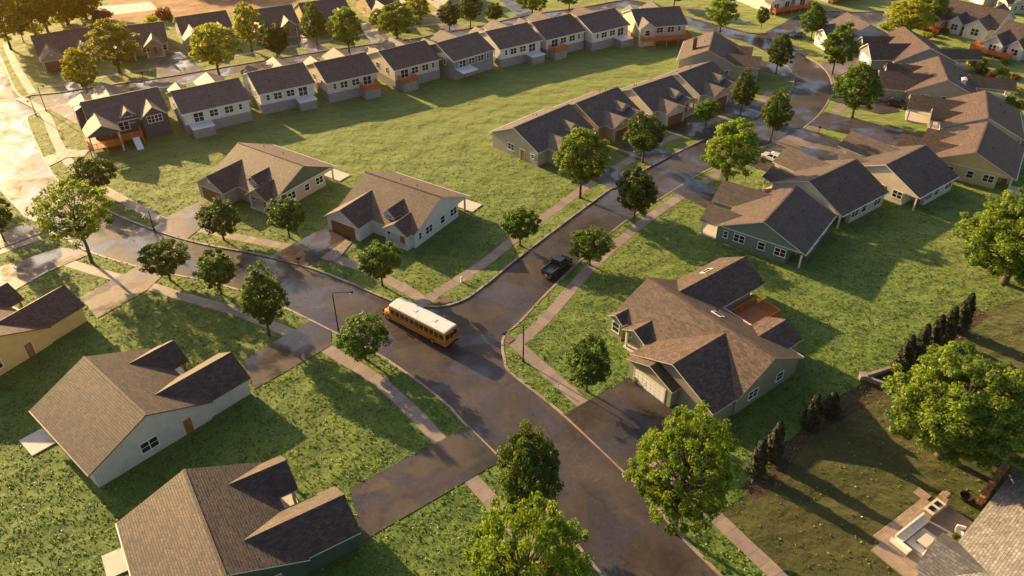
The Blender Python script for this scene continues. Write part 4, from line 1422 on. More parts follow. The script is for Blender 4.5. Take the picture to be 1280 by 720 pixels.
TREES = [
    ((478, 357), 303, 58, 'round', 'round green tree on the verge just above the parked school bus', 0),
    ((280, 300), 252, 55, 'round', 'round green tree in front of the garage with the pale driveway', 1),
    ((362, 297), 248, 52, 'round', 'round green tree on the lawn between the two middle houses', 0),
    ((213, 350), 299, 58, 'round', 'round open tree on the verge left of its lookalike, across from the pale driveway', 1),
    ((277, 367), 316, 56, 'round', 'low round tree on the verge between a taller oval tree and a round open tree', 0),
    ((337, 420), 332, 64, 'tall_green', 'oval green tree at the sidewalk right above the cream batten house driveway', 0),
    ((457, 449), 397, 66, 'round', 'round tree on the verge beside the arm lamp, below the bus', 1),
    ((650, 307), 260, 52, 'round', 'small round tree on the left verge of the cross street', 0),
    ((737, 331), 284, 54, 'round', 'round tree on the verge beside the black pickup', 1),
    ((792, 279), 213, 54, 'round_dark', 'dark dense tree on the verge above the pickup', 0),
    ((725, 247), 153, 72, 'tall', 'tall yellow green tree hiding the end of the dark roofed row', 0),
    ((803, 203), 140, 52, 'round_dark', 'dark oval tree in front of the second dark roofed house', 1),
    ((907, 231), 146, 76, 'tall', 'airy yellow green tree on the right verge before the sage green house', 1),
    ((882, 157), 123, 34, 'round', 'smallest round tree on the front lawn of the dark roofed row', 0),
    ((925, 144), 87, 36, 'tall_dark', 'narrow dark tree left of the street bend, below the chimney house', 0),
    ((963, 175), 112, 44, 'tall_dark', 'dark tree on the inside of the street bend', 0),
    ((1065, 147), 76, 66, 'tall_green', 'broad green tree on the lawn of the beige house with two gables', 0),
    ((1040, 93), 27, 50, 'tall_green', 'green tree on the outer verge of the street bend before the brick house', 0),
    ((970, 92), 40, 38, 'tall_dark', 'dark tree on the inside of the bend right of the chimney house', 0),
    ((1013, 51), 3, 36, 'tall_green', 'green tree at the top of the bend near the dark blue car', 0),
    ((733, 489), 427, 68, 'round', 'round bush like tree on the front lawn of the large house', 0),
    ((661, 655), 540, 90, 'near_round', 'dark round tree on the left verge of the street near the bottom', 0),
    ((655, 800), 632, 182, 'near_light', 'bright leafy tree crown cut by the bottom frame edge', 0),
    ((843, 664), 517, 150, 'near_light', 'large airy yellow green tree on the right verge near the bottom', 0),
    ((125, 244), 197, 56, 'round', 'dark spreading tree on the verge by the lawn at the left bend', 1),
    ((115, 328), 218, 104, 'sparse', 'tall sparse tree with bare forked branches on the left verge', 0),
    ((6, 302), 245, 44, 'round_dark', 'dark tree at the left edge, lower of two', 0),
    ((-12, 258), 195, 44, 'round_dark', 'dark tree at the left edge, upper of two', 1),
    ((112, 124), 54, 44, 'tall_gold', 'slim golden tree beside the dark blue house', 0),
    ((150, 91), 22, 66, 'tall_gold', 'broad golden tree in front of the second house on the back street', 1),
    ((275, 97), 23, 70, 'tall_gold', 'broadest golden tree, on the near side of the back street', 0),
    ((315, 64), 1, 42, 'tall_gold', 'pale gold tree right of the broadest golden tree', 1),
    ((348, 78), 28, 40, 'round_dark', 'dark round tree on the back street between golden trees', 0),
    ((397, 57), 2, 36, 'tall_green', 'green oval tree on the back street beside a leafy yellow one', 0),
    ((437, 68), 4, 48, 'tall', 'yellow green oval tree on the back street, above the cream house with right corner deck', 0),
    ((497, 51), 0, 54, 'tall', 'wide yellow green tree on the back street, above the lighter roof', 1),
    ((475, 43), 8, 26, 'tall', 'thin yellow tree behind the wide yellow green tree', 0),
    ((525, 31), -12, 34, 'tall_gold', 'gold tree with bare trunk reaching the top edge', 1),
    ((562, 39), 2, 30, 'round_dark', 'dark oval street tree above the slate blue house', 1),
    ((588, 35), -16, 34, 'tall_green', 'green tree at the top edge right of the dark oval street tree', 0),
    ((617, 31), 4, 28, 'round_dark', 'small dark round tree at the top, left of the grey driveway', 0),
    ((665, 21), -20, 44, 'tall', 'yellow tree at the top edge above the upper lawn row', 0),
    ((711, 13), -22, 34, 'tall_green', 'small green tree at the top edge past the yellow one', 0),
    ((842, 9), -30, 40, 'tall_green', 'green tree at the top edge above the brick end house', 0),
    ((900, 39), -8, 42, 'tall', 'yellow green tree on the far verge beside the white porch house', 1),
    ((951, 36), 8, 20, 'round_dark', 'smallest dark tree before the orange porch deck', 0),
    ((1128, 52), -6, 60, 'tall_gold', 'gold tree in the brush at the top right, beyond the brick house', 0),
    ((1152, 34), -16, 56, 'tall', 'yellow green tree in the brush beside the white house with three gables', 1),
    ((14, 62), -25, 60, 'tall_gold', 'golden tree at the top left corner beside the sidewalk', 1),
    ((45, 43), -35, 70, 'hedge_tree', 'gold leaved wood tree in the top left corner', 0),
    ((60, 40), -30, 60, 'tall_gold', 'forked golden wood tree behind the left end house', 0),
    ((85, 30), -32, 70, 'hedge_tree', 'dense gold wood tree behind the left end house', 0),
    ((108, 24), -35, 64, 'hedge_tree', 'dense wood tree left of the pale concrete pad', 0),
    ((30, 53), 12, 26, 'round', 'small young tree under the golden wood at top left', 0),
    ((250, -14), -50, 60, 'hedge_tree', 'brown gold tree beyond the bare field at the top edge', 1),
    ((300, -12), -45, 66, 'round_dark', 'dark tree beyond the bare field at the top edge', 0),
]
for b_, ty, w_, kd, lb, vr in TREES:
    tree(b_, ty, w_, kd, lb, vr)

tree((1204, 506), 0, 190, 'big', 'huge bushy green tree in the garden at right, beside the patio', 0, h=13.5, mid_h=7.8)
tree((1280, 298), 0, 160, 'big', 'huge bushy green tree cut by the right frame edge', 0, h=13.5, mid_h=7.6)

# columnar evergreens in the garden on the right
def arbor(seed):
    global rng
    rng = np.random.default_rng(seed)
    n = 5200
    z = rng.random(n) ** .8
    a = rng.random(n) * 2 * np.pi
    prof = .62 * np.clip(1 - z, 0, 1) ** .55 * np.clip(z * 7 + .45, 0, 1) * (1 + .18 * np.sin(a * 5 + z * 13) + .12 * np.sin(a * 3 - z * 31))
    r_ = prof * rng.uniform(.75, 1.05, n)
    p = np.stack([r_ * np.cos(a), r_ * np.sin(a), .12 + z * 5.2], 1)
    nr = np.stack([np.cos(a), np.sin(a), .35 + 0 * a], 1) + rng.normal(size=(n, 3)) * .35
    cm = leaf_mesh('crown', p, nr, .2, 'leaf_cypress', rng.random(n), .5)
    t_ = MB()
    t_.tube([(0, 0, -.1), (0, 0, 3.5)], [.1, .04], 6)
    return t_.mesh('trunk', 'bark'), cm


KIND['column'] = (5.3, 1.5, [arbor(71), arbor(72)])
ARB = [((944, 592), 548, 'columnar evergreen at the lower left end of the garden row'), ((964, 573), 526, 'columnar evergreen with sunlit yellow side beside the lower left end of the garden row'),
       ((1011, 533), 492, 'columnar evergreen at the middle of the garden row, left of a pair'), ((1036, 517), 490, 'columnar evergreen at the middle of the garden row, right of a pair'),
       ((1126, 462), 418, 'first evergreen of the tight upper clump, by the wall corner'), ((1143, 452), 404, 'second evergreen of the tight upper clump, leaning beside the first'), ((1161, 440), 393, 'evergreen at the middle of the tight upper clump'),
       ((1178, 427), 382, 'evergreen of the tight upper clump next to its upper end'), ((1197, 414), 366, 'last evergreen of the tight upper clump, under the huge edge tree')]
for i, (b_, ty, lb) in enumerate(ARB):
    tree(b_, ty, 28, 'column', lb, i, name='evergreen', cat='evergreen', group='columnar evergreens along the garden bed')

# shrubs
def shrub_mesh(seed, mat):
    cm, cc = crown(seed, .75, 1.3, .85, 22, 1500, .24, mat, blob=.35, inner=.3)
    return trunk_mesh(.2, 1.0, .05, cc, 10, seed), cm


for k_, mt in (('shrub_rust', 'leaf_rust'), ('shrub_gold', 'leaf_gold'), ('shrub_dark', 'leaf_dark'), ('shrub_green', 'leaf_yellow')):
    KIND[k_] = (1.6, 2.6, [shrub_mesh(81 + len(KIND), mt)])
SHR = [((1205, 75), 14, 'shrub_rust', 'rust coloured shrub in the ravine brush below the white deck house'), ((1215, 84), 16, 'shrub_gold', 'golden shrub in the ravine brush'),
       ((1226, 92), 18, 'shrub_dark', 'darkest shrub in the ravine brush'), ((1238, 98), 16, 'shrub_rust', 'rust shrub in the ravine near the edge deck'), ((1248, 106), 18, 'shrub_dark', 'dark shrub in the ravine beside a rust one'),
       ((1258, 112), 16, 'shrub_rust', 'rust shrub at the right end of the ravine brush'), ((1268, 118), 14, 'shrub_gold', 'golden shrub at the right frame edge of the ravine'), ((1228, 80), 12, 'shrub_gold', 'golden shrub behind the darkest ravine shrub'),
       ((1252, 92), 14, 'shrub_gold', 'golden shrub under the edge deck'), ((1268, 100), 14, 'shrub_rust', 'rust shrub under the edge deck'), ((1155, 50), 16, 'shrub_gold', 'golden shrub behind the brick fronted house'),
       ((1168, 46), 12, 'shrub_rust', 'rust shrub behind the brick fronted house'), ((1118, 44), 14, 'shrub_rust', 'rust shrub beside the gold tree at top right'), ((1105, 36), 12, 'shrub_gold', 'golden shrub by the street end at top right'),
       ((1180, 42), 12, 'shrub_green', 'green shrub on the slope below the orange deck'), ((1262, 128), 14, 'shrub_green', 'green shrub behind the tan roofed carport house'),
       ((1274, 134), 14, 'shrub_dark', 'dark shrub at the right edge behind the carport house'), 
       ((1256, 80), 12, 'shrub_green', 'green shrub on the bank below the white house with three gables'), ((975, 552), 9, 'shrub_dark', 'low dark shrub in the mulch bed between evergreens'),
        ((795, 477), 10, 'shrub_green', 'small green shrub under the bay window of the large house'), ((806, 484), 8, 'shrub_dark', 'small dark shrub beside the porch of the large house'),
       ((130, 28), 30, 'shrub_rust', 'brown shrub at the edge of the bare field'), ((205, 24), 26, 'shrub_rust', 'brown shrub behind the grey back street house'), ((190, 30), 18, 'shrub_gold', 'gold shrub behind the second back street house')]
for b_, w_, kd, lb in SHR:
    tree(b_, 0, w_, kd, lb, 0, name='shrub', cat='shrub', group='shrubs and brush', h=max(1.0, 1.6 * (w_ / PXM(G(*b_))) / 2.6))


# ------------------------------------------------------------------ vehicles
def wheel(parent, x, y, r, w):
    t = MB()
    k = 20
    prof = [(r * .62, -w / 2), (r * .93, -w / 2), (r, -w * .3), (r, w * .3), (r * .93, w / 2), (r * .62, w / 2)]
    vs_ = [(q[0] * math.cos(2 * math.pi * i / k), q[1], q[0] * math.sin(2 * math.pi * i / k)) for i in range(k) for q in prof]
    n = len(prof)
    t.add(vs_, [(i * n + j, i * n + j + 1, ((i + 1) % k) * n + j + 1, ((i + 1) % k) * n + j) for i in range(k) for j in range(n - 1)])
    c = empty('wheel', (x, y, r))
    c.parent = parent
    t.build('tyre', 'rubber', c)
    h = MB()
    for sy in (-1, 1):
        pts = [(r * .63 * math.cos(2 * math.pi * i / k), sy * w * .36, r * .63 * math.sin(2 * math.pi * i / k)) for i in range(k)]
        h.add(pts + [(0, sy * w * .46, 0)], [((i, (i + 1) % k, k) if sy < 0 else ((i + 1) % k, i, k)) for i in range(k)])
    h.build('rim', 'steel', c)


def loft(mb, secs, mi=0, cap=True):
    """secs: list of rings with the same count, closed loops"""
    o = len(mb.v)
    n = len(secs[0])
    for r_ in secs:
        mb.v += [tuple(p) for p in r_]
    for i in range(len(secs) - 1):
        for j in range(n):
            mb.f.append((o + i * n + j, o + i * n + (j + 1) % n, o + (i + 1) * n + (j + 1) % n, o + (i + 1) * n + j))
            mb.m.append(mi)
    if cap:
        mb.f.append(tuple(o + n - 1 - j for j in range(n)))
        mb.f.append(tuple(o + (len(secs) - 1) * n + j for j in range(n)))
        mb.m += [mi, mi]


# school bus: x forward
ra, rb_ = (G(485, 379, 2.95) + G(501.7, 370, 2.95)) / 2, (G(556, 415.7, 2.95) + G(571, 404, 2.95)) / 2
bd = (ra - rb_).normalized()
bus = empty('school_bus', (rb_.x, rb_.y, RZ), math.atan2(bd.y, bd.x))
tag(bus, 'yellow school bus with white roof and black rub rails driving through the junction', 'bus')
BL = (ra - rb_).length
W2 = 1.22
mb = MB()
def sec(x, w, z0, z1, rr):
    pts = [(-w, z0), (w, z0), (w, z1 - rr)]
    for a_ in range(1, 6):
        t = a_ / 5 * math.pi / 2
        pts.append((w - rr + rr * math.cos(t), z1 - rr + rr * math.sin(t)))
    for a_ in range(0, 6):
        t = math.pi / 2 + a_ / 5 * math.pi / 2
        pts.append((-w + rr + rr * math.cos(t), z1 - rr + rr * math.sin(t)))
    return [(x, y, z) for y, z in pts]
loft(mb, [sec(0, W2 - .05, .68, 2.72, .1), sec(.08, W2, .64, 2.78, .12), sec(BL - .5, W2, .64, 2.78, .12), sec(BL, W2 - .02, .75, 2.7, .12)])
mb.build('body', 'bus_yellow', bus)
mb = MB()
loft(mb, [sec(BL - .02, W2 - .1, .6, 1.55, .2), sec(BL + .9, W2 - .18, .6, 1.48, .28), sec(BL + 1.35, W2 - .3, .62, 1.3, .28), sec(BL + 1.45, W2 - .42, .7, 1.1, .2)])
mb.build('hood', 'bus_yellow', bus, smooth=False)
mb = MB()
n_ = 10
prof = [(-W2 + .01, 2.72)] + [(-(W2 + .005) * math.cos(math.pi * i / n_), 2.74 + .26 * math.sin(math.pi * i / n_) ** .7) for i in range(1, n_)] + [(W2 - .01, 2.72)]
loft(mb, [[(x, y * k2, 2.7 + (z - 2.7) * k2) for y, z in prof] for x, k2 in ((.03, .93), (.15, 1.0), (BL * .5, 1.0), (BL - .25, 1.0), (BL - .02, .95))])
for q in (.28, .62):
    mb.box(BL * q - .3, BL * q + .3, -.28, .28, 2.98, 3.05)
for q in range(1, 6):
    mb.box(BL * q / 6 - .02, BL * q / 6 + .02, -.95, .95, 2.93, 2.965 + .0)
mb.build('roof', 'bus_roof', bus)
rail = MB()
for sy in (-1, 1):
    for z in (.95, 1.45):
        y0, y1 = sorted((sy * W2, sy * (W2 + .03)))
        rail.box(.12, BL - .2, y0, y1, z, z + (.07 if z < 2 else .05))
rail.build('rub_rails', 'bus_black', bus)
wn = MB(); wn.box(-.32, .32, -.02, .02, 0, .68); wnm = wn.mesh('window', 'glass')
nw = 11
for sy in (-1, 1):
    for i in range(nw):
        link('window', wnm, bus, (.55 + (BL - 1.3) * i / (nw - 1) + .1, sy * W2, 1.68))
b_ = MB(); b_.box(-.03, 0.02, -1.05, -.42, 1.62, 2.4); b_.build('rear_window', 'glass', bus)
b_ = MB(); b_.box(-.03, 0.02, .42, 1.05, 1.62, 2.4); b_.build('rear_window', 'glass', bus)
b_ = MB(); b_.box(-.045, 0.02, -.36, .36, .75, 2.5); rd_ = b_.build('rear_door', 'bus_yellow', bus)
b_ = MB(); b_.box(-.06, -.04, -.29, .29, 1.55, 2.35); b_.build('pane', 'glass', rd_)
b_ = MB(); b_.box(BL - .02, BL + .015, -1.05, 1.05, 1.62, 2.45); b_.build('windshield', 'glass', bus)
b_ = MB(); b_.box(-.16, -.04, -1.2, 1.2, .5, .72); b_.build('rear_bumper', 'bus_black', bus)
b_ = MB(); b_.box(BL + 1.4, BL + 1.58, -1.1, 1.1, .45, .7); b_.build('front_bumper', 'bus_black', bus)
for sy in (-1, 1):
    b_ = MB(); b_.box(BL + 1.38, BL + 1.46, sy * .62 - .12, sy * .62 + .12, .85, 1.05); b_.build('headlight', 'clear_lens', bus)
    b_ = MB(); b_.box(-.05, 0, sy * .95 - .12, sy * .95 + .12, 1.2, 1.38); b_.build('tail_light', 'red_lens', bus)
    b_ = MB(); b_.tube([(BL + .3, sy * 1.0, 1.5), (BL + .9, sy * 1.35, 1.9), (BL + .9, sy * 1.35, 1.6)], .03, 5); b_.box(BL + .86, BL + .92, sy * 1.35 - .13, sy * 1.35 + .13, 1.5, 1.95); b_.build('mirror', 'bus_black', bus)
    wheel(bus, 2.3, sy * 1.07, .5, .34)
    wheel(bus, BL + .55, sy * 1.0, .5, .3)


def car(name, label, cat, loc, yaw, mat, z=0.0, L=4.6, W=1.8, Hh=1.48, pickup=False, group=None):
    root = empty(name, (loc.x, loc.y, z), yaw)
    tag(root, label, cat, group)
    mb = MB()
    w = W / 2
    wb_, z0 = .36, .28
    if pickup:
        belt = 1.08
        prof = [(-L / 2, .55, .98), (-L / 2 + .06, .42, 1.06), (-L / 2 + .5, z0, belt), (L * .18, z0, belt), (L * .26, z0, belt), (L * .44, z0, 1.02), (L / 2 - .08, z0 + .05, .9), (L / 2, .45, .7)]
    else:
        prof = [(-L / 2, .5, .8), (-L / 2 + .1, .32, .92), (-L * .36, z0, .95), (-L * .1, z0, .93), (L * .18, z0, .93), (L * .4, z0, .84), (L / 2 - .1, z0 + .05, .7), (L / 2, .42, .6)]
    secs = []
    for i, (x, a, b) in enumerate(prof):
        k2 = 1.0 if 0 < i < len(prof) - 2 else .92
        ww = w * k2
        secs.append([(x, -ww * .96, a), (x, ww * .96, a), (x, ww, (a + b) / 2), (x, ww * .97, b - .05), (x, ww * .86, b), (x, -ww * .86, b), (x, -ww * .97, b - .05), (x, -ww, (a + b) / 2)])
    loft(mb, secs)
    body = mb.build('body', mat, root)
    cab = MB()
    roof = MB()
    zb = 1.06 if pickup else .92
    if pickup:
        x0, x1, x2, x3 = -L * .08, -L * .04, L * .17, L * .30
        Hh = 1.85
    else:
        x0, x1, x2, x3 = -L * .40, -L * .24, L * .08, L * .26
    wt = w * .78
    loft(cab, [[(x0, -w * .9, zb), (x0, w * .9, zb), (x1, wt, Hh - .06), (x1, -wt, Hh - .06)], [(x3, -w * .9, zb), (x3, w * .9, zb), (x2, wt, Hh - .06), (x2, -wt, Hh - .06)]])
    cab.build('cabin_glass', 'glass', root)
    rfp = [(-wt, Hh - .07), (wt, Hh - .07), (wt * .93, Hh), (-wt * .93, Hh)]
    loft(roof, [[(x1 - .02, y, zz) for y, zz in rfp], [(x2 + .04, y, zz) for y, zz in rfp]])
    roof.build('roof', mat, root)
    pil = MB()
    for sy in (-1, 1):
        for xa, xb in ((x0, x1), (x3, x2), ((x0 + x3) / 2, (x1 + x2) / 2)):
            pil.tube([(xa, sy * w * .9, zb - .02), (xb, sy * wt, Hh - .05)], .045, 5)
    pil.build('pillars', mat, root)
    if pickup:
        bed = MB()
        bx0, bx1 = -L / 2 + .12, -L * .10
        bed.box(bx0, bx1, -w * .78, w * .78, belt + .004, belt + .012)
        bed.build('bed_liner', 'bus_black', root)
        side = MB()
        for sy in (-1, 1):
            y0, y1 = sorted((sy * w * .8, sy * w * .97))
            side.box(-L / 2 + .03, x0 + .05, y0, y1, belt - .02, belt + .22)
        side.box(-L / 2 + .02, -L / 2 + .1, -w * .8, w * .8, belt - .1, belt + .22)
        side.build('bed_sides', mat, root)
    for sy in (-1, 1):
        b_ = MB(); b_.box(-L / 2 - .02, -L / 2 + .1, sy * w * .78 - .12, sy * w * .78 + .12, .72, .95 if pickup else .84); b_.build('tail_light', 'red_lens', root)
        b_ = MB(); b_.box(L / 2 - .14, L / 2 + .01, sy * w * .68 - .16, sy * w * .68 + .16, .56, .7); b_.build('headlight', 'clear_lens', root)
        for xx in (-L * .31, L * .31):
            wheel(root, xx, sy * (w - .1), wb_ if pickup else .33, .24)
    b_ = MB(); b_.box(-L / 2 - .1, -L / 2 - .01, -w * .85, w * .85, .4, .58); b_.build('bumper', 'steel' if pickup else mat, root)
    if pickup:
        b_ = MB(); b_.box(-L / 2 - .03, -L / 2, -.16, .16, .62, .76); b_.build('number_plate', 'white', root)
    return root


pa, pb_ = G(683, 347), G(709, 326)
pdir = (pb_ - pa).normalized()
car('pickup_truck', 'black pickup truck parked along the right kerb of the cross street', 'pickup', (pa + pb_) / 2, math.atan2(pdir.y, pdir.x), 'car_black', RZ, 5.8, 2.0, pickup=True)
da = (G(985, 210) - G(950, 195)).normalized()
car('car', 'silver car parked on the driveway beside the pale green house', 'car', G(966, 201), math.atan2(-da.y, -da.x), 'car_silver', .06, group='cars parked in the street')
car('car', 'dark car in the shade beside the beige house with two gables', 'car', G(1121, 133), math.atan2(da.y, da.x) + .1, 'car_black', .06, 4.9, 1.9, group='cars parked in the street')
car('car', 'dark blue car at the far street corner near the top', 'car', G(995, 46), R(200), 'car_blue', RZ, group='cars parked in the street')


# ------------------------------------------------------------------ street furniture
def lamp(base, h, tip, label):
    """mast with a bent arm reaching towards the pixel tip"""
    g = G(*base)
    t = G(*tip, h - .1)
    d = t - g
    d.z = 0
    ln = min(max(d.length, .8), 2.6)
    root = empty('street_lamp', (g.x, g.y, 0), math.atan2(d.y, d.x))
    tag(root, label, 'street lamp', 'dark arm street lamps')
    p_ = MB(); p_.tube([(0, 0, 0), (0, 0, .5), (0, 0, h - .35), (.06, 0, h - .12), (.2, 0, h)], [.12, .09, .07, .06, .05], 8); p_.tube([(0, 0, 0), (0, 0, .35)], .16, 8)
    p_.build('pole', 'metal_dark', root)
    a_ = MB(); a_.tube([(.18, 0, h - .005), (ln * .6, 0, h + .05), (ln, 0, h)], .045, 6); a_.build('arm', 'metal_dark', root)
    s_ = MB(); s_.tube([(ln - .1, 0, h + .03), (ln + .45, 0, h - .02)], [.1, .2], 8); s_.build('lamp_head', 'metal_dark', root)
    l_ = MB(); l_.box(ln, ln + .42, -.12, .12, h - .23, h - .16); l_.build('lens', 'clear_lens', root)


lamp((654, 452), 6.0, (632, 417), 'arm street lamp on the corner between junction and large house')
lamp((423, 413), 6.2, (437, 366), 'arm street lamp beside the bus on the lower verge')
lamp((58, 139), 5.4, (50, 108), 'street lamp at the upper left junction, taller of two')
lamp((45, 144), 4.2, (33, 134), 'street lamp at the upper left junction, shorter of two')
lamp((193, 288), 3.6, (180, 272), 'short street lamp beside the pale driveway at left')


def mailbox(base, label):
    root = empty('mailbox', G(*base), random.uniform(0, 6))
    tag(root, label, 'mailbox', 'mailboxes on posts')
    p_ = MB(); p_.box(-.06, .06, -.06, .06, 0, 1.05); p_.build('post', 'trim_dark', root)
    b_ = MB()
    k = [(-.14, 1.05), (.14, 1.05), (.14, 1.22), (.1, 1.31), (0, 1.35), (-.1, 1.31), (-.14, 1.22)]
    b_.prism_x(k, -.28, .28); b_.build('box', 'metal_dark', root)
    f_ = MB(); f_.box(-.05, .05, .143, .16, 1.15, 1.4); f_.build('flag', 'red_lens', root)


mailbox((374, 331), 'dark mailbox at the driveway of the white house above the bus')
mailbox((179, 97), 'mailbox on the back street verge right of the broad golden tree')
mailbox((1023, 166), 'mailbox beside the dark driveway at the right street bend')
mailbox((190, 95), 'second mailbox on the back street verge near the dark blue house')

hy = empty('fire_hydrant', G(577, 352)); tag(hy, 'pale fire hydrant on the sidewalk corner above the bus', 'hydrant')
b_ = MB(); b_.tube([(0, 0, 0), (0, 0, .08), (0, 0, .1), (0, 0, .62), (0, 0, .66), (0, 0, .7), (0, 0, .82), (0, 0, .86)], [.2, .2, .13, .13, .19, .17, .12, .04], 12); b_.build('barrel', 'white', hy)
b_ = MB(); b_.tube([(-.24, 0, .48), (.24, 0, .48)], .07, 8); b_.tube([(0, -.24, .44), (0, 0, .44)], .09, 8); b_.build('nozzle', 'white', hy)
for px, lb in (((593, 349), 'slim white marker post on the verge by the hydrant'), ((698, 487), 'slim white marker post beside the sidewalk before the large house')):
    mk_ = empty('marker_post', G(*px)); tag(mk_, lb, 'marker post', 'slim white marker posts')
    b_ = MB(); b_.box(-.06, .06, -.03, .03, 0, 1.1); b_.build('post', 'white', mk_)
    b_ = MB(); b_.box(-.063, .063, -.034, .034, .85, .98); b_.build('band', 'red_lens', mk_)
for px in ([(546, 377), (556, 371), (566, 377), (553, 381)], [(630, 424), (638, 419), (644, 424), (635, 431)]):
    o = poly('tactile_paving', px, .084, 'tactile')
mh = MB(); mh.tube([(0, 0, RZ - .02), (0, 0, RZ + .008)], .4, 16); g_ = G(919, 42); mh.build('manhole_cover', 'metal_dark', None, (g_.x, g_.y, 0)); tag(bpy.data.objects['manhole_cover'], 'dark round manhole cover on the far street', 'manhole cover')

# ------------------------------------------------------------------ garden at the bottom right
g0, g1, g2 = G(1100, 679), G(1172, 623), G(1216, 650)
gx = (g1 - g0); WP = gx.length; gx.normalize()
gy = Vector((gx.y, -gx.x, 0))
if gy.dot(g2 - g1) < 0: gy = -gy
pyaw = math.atan2(gx.y, gx.x)
DP = 4.9
# local frame: x along the far edge upwards, y = -gy
pat = MB()
pat.box(-1.5, WP, -DP, 0, 0, .16)
po = pat.build('patio', 'kerb', None, (g0.x, g0.y, 0), (0, 0, pyaw)); tag(po, kind='structure')
FOOT.append((po, -1.5, WP, -DP, 0))
bd_ = MB(); bd_.box(0, WP - 1.2, .003, .9, 0, .12); o = bd_.build('path', 'stone', None, (g0.x, g0.y, 0), (0, 0, pyaw)); tag(o, kind='structure'); FOOT.append((o, 0, WP, 0, .9))


def on_patio(name, x, y, label, cat, z=.16, rz=0.0, group=None):
    m4 = Matrix.Translation(g0) @ Matrix.Rotation(pyaw, 4, 'Z')
    p = m4 @ Vector((x, y, 0))
    o = empty(name, (p.x, p.y, z), pyaw + rz)
    return tag(o, label, cat, group)


k_ = on_patio('outdoor_kitchen', WP - 1.8, -.75, 'stone outdoor kitchen counter with two dark grill tops on the patio', 'outdoor kitchen')
b_ = MB(); b_.box(-1.6, 1.6, -.45, .45, 0, .9); b_.box(.7, 1.5, -.5, .5, .9, 1.55); b_.build('base', 'stone', k_)
b_ = MB(); b_.box(-1.68, .69, -.52, .52, .9, .98); b_.build('countertop', 'pad', k_)
for q in (-1.0, .0):
    b_ = MB(); b_.box(q - .3, q + .3, -.26, .26, .982, 1.06); b_.build('grill', 'metal_dark', k_)
c_ = MB(); c_.box(.85, 1.35, -.25, .25, 1.55, 1.95); c_.build('chimney', 'stone', k_)


def sofa(root, L, corner=False):
    b = MB(); b.box(0, L, -.85, 0, .05, .32)
    if corner: b.box(-.85, -.003, -1.9, 0, .05, .32)
    b.build('frame', 'wicker', root)
    b = MB(); b.box(0, L, -.16, 0, .323, .85)
    if corner: b.box(-.85, -.69, -1.9, 0, .323, .85)
    b.build('backrest', 'cushion', root)
    n = max(2, int(L / .75))
    for i in range(n):
        b = MB(); b.box(i * L / n + .02, (i + 1) * L / n - .02, -.84, -.18, .325, .5); b.build('seat_cushion', 'cushion', root)
    if corner:
        b = MB(); b.box(-.67, -.02, -1.88, -.2, .325, .5); b.build('seat_cushion', 'cushion', root)


sf = on_patio('sofa', 1.4, -.5, 'long pale corner sofa on the patio below the stone kitchen', 'sofa')
sofa(sf, WP - 5.2, True)
s2 = on_patio('sofa', 2.4, -4.5, 'short pale sofa on the patio beside the roof gable', 'sofa', rz=math.pi)
sofa(s2, 2.2)
tb = on_patio('coffee_table', 3.6, -2.5, 'low pale coffee table between the patio sofas', 'table')
b_ = MB(); b_.box(-.8, .8, -.5, .5, .36, .42); b_.build('table_top', 'pad', tb)
lg = MB(); lg.box(-.04, .04, -.04, .04, 0, .36); lgm = lg.mesh('leg', 'metal_dark')
for sx in (-.72, .72):
    for sy in (-.42, .42): link('leg', lgm, tb, (sx, sy, 0))
ar = on_patio('armchair', WP - 2.6, -3.9, 'pale armchair by the house wall on the patio', 'armchair', rz=2.2)
b_ = MB(); b_.box(-.4, .4, -.4, .4, .05, .3); b_.build('frame', 'wicker', ar)
b_ = MB(); b_.box(-.3, .3, -.3, .38, .302, .46); b_.build('seat_cushion', 'cushion', ar)
b_ = MB(); b_.box(-.4, .4, -.56, -.4, .1, .9); b_.build('backrest', 'cushion', ar)
for sx in (-.42, .42):
    b_ = MB(); b_.box(sx - .07, sx + .07, -.395, .395, .302, .6); b_.build('armrest', 'wicker', ar)
rg_ = on_patio('rug', 3.6, -2.5, 'flat pale rug under the coffee table on the patio', 'rug', z=.164)
b_ = MB(); b_.box(-1.5, 1.5, -1.1, 1.1, 0, .015); b_.build('weave', 'cushion', rg_)
pt_ = on_patio('planter', WP - 3.7, -3.9, 'square pot with small plant on the patio', 'planter')
b_ = MB(); b_.box(-.3, .3, -.3, .3, 0, .5); b_.build('pot', 'stone', pt_)
q_ = link('plant', KIND['shrub_dark'][2][0][1], pt_, (0, 0, .45)); q_.scale = (.3, .3, .4)
lt = on_patio('stepping_slab', WP - .9, 1.2, 'single grey stone slab on the grass beside the patio kitchen', 'stone slab', z=0)
b_ = MB(); b_.box(-.55, .55, -.7, .7, 0, .1); b_.build('slab', 'stone', lt)

fp = empty('fire_pit', G(1206, 624)); tag(fp, 'round black wire fire pit on the grass by the rough wall', 'fire pit')
b_ = MB(); b_.tube([(0, 0, .02), (0, 0, .12), (0, 0, .45), (0, 0, .5)], [.3, .5, .62, .62], 16, cap=False); b_.build('bowl', 'metal_dark', fp)
b_ = MB(); b_.tube([(0, 0, .2), (0, 0, .22)], .5, 14); b_.build('ash_bed', 'mulch', fp)
b_ = MB(); b_.tube([(.63 * math.cos(t_ * math.pi / 8), .63 * math.sin(t_ * math.pi / 8), .5) for t_ in range(17)], .03, 5); b_.build('rim', 'metal_dark', fp)

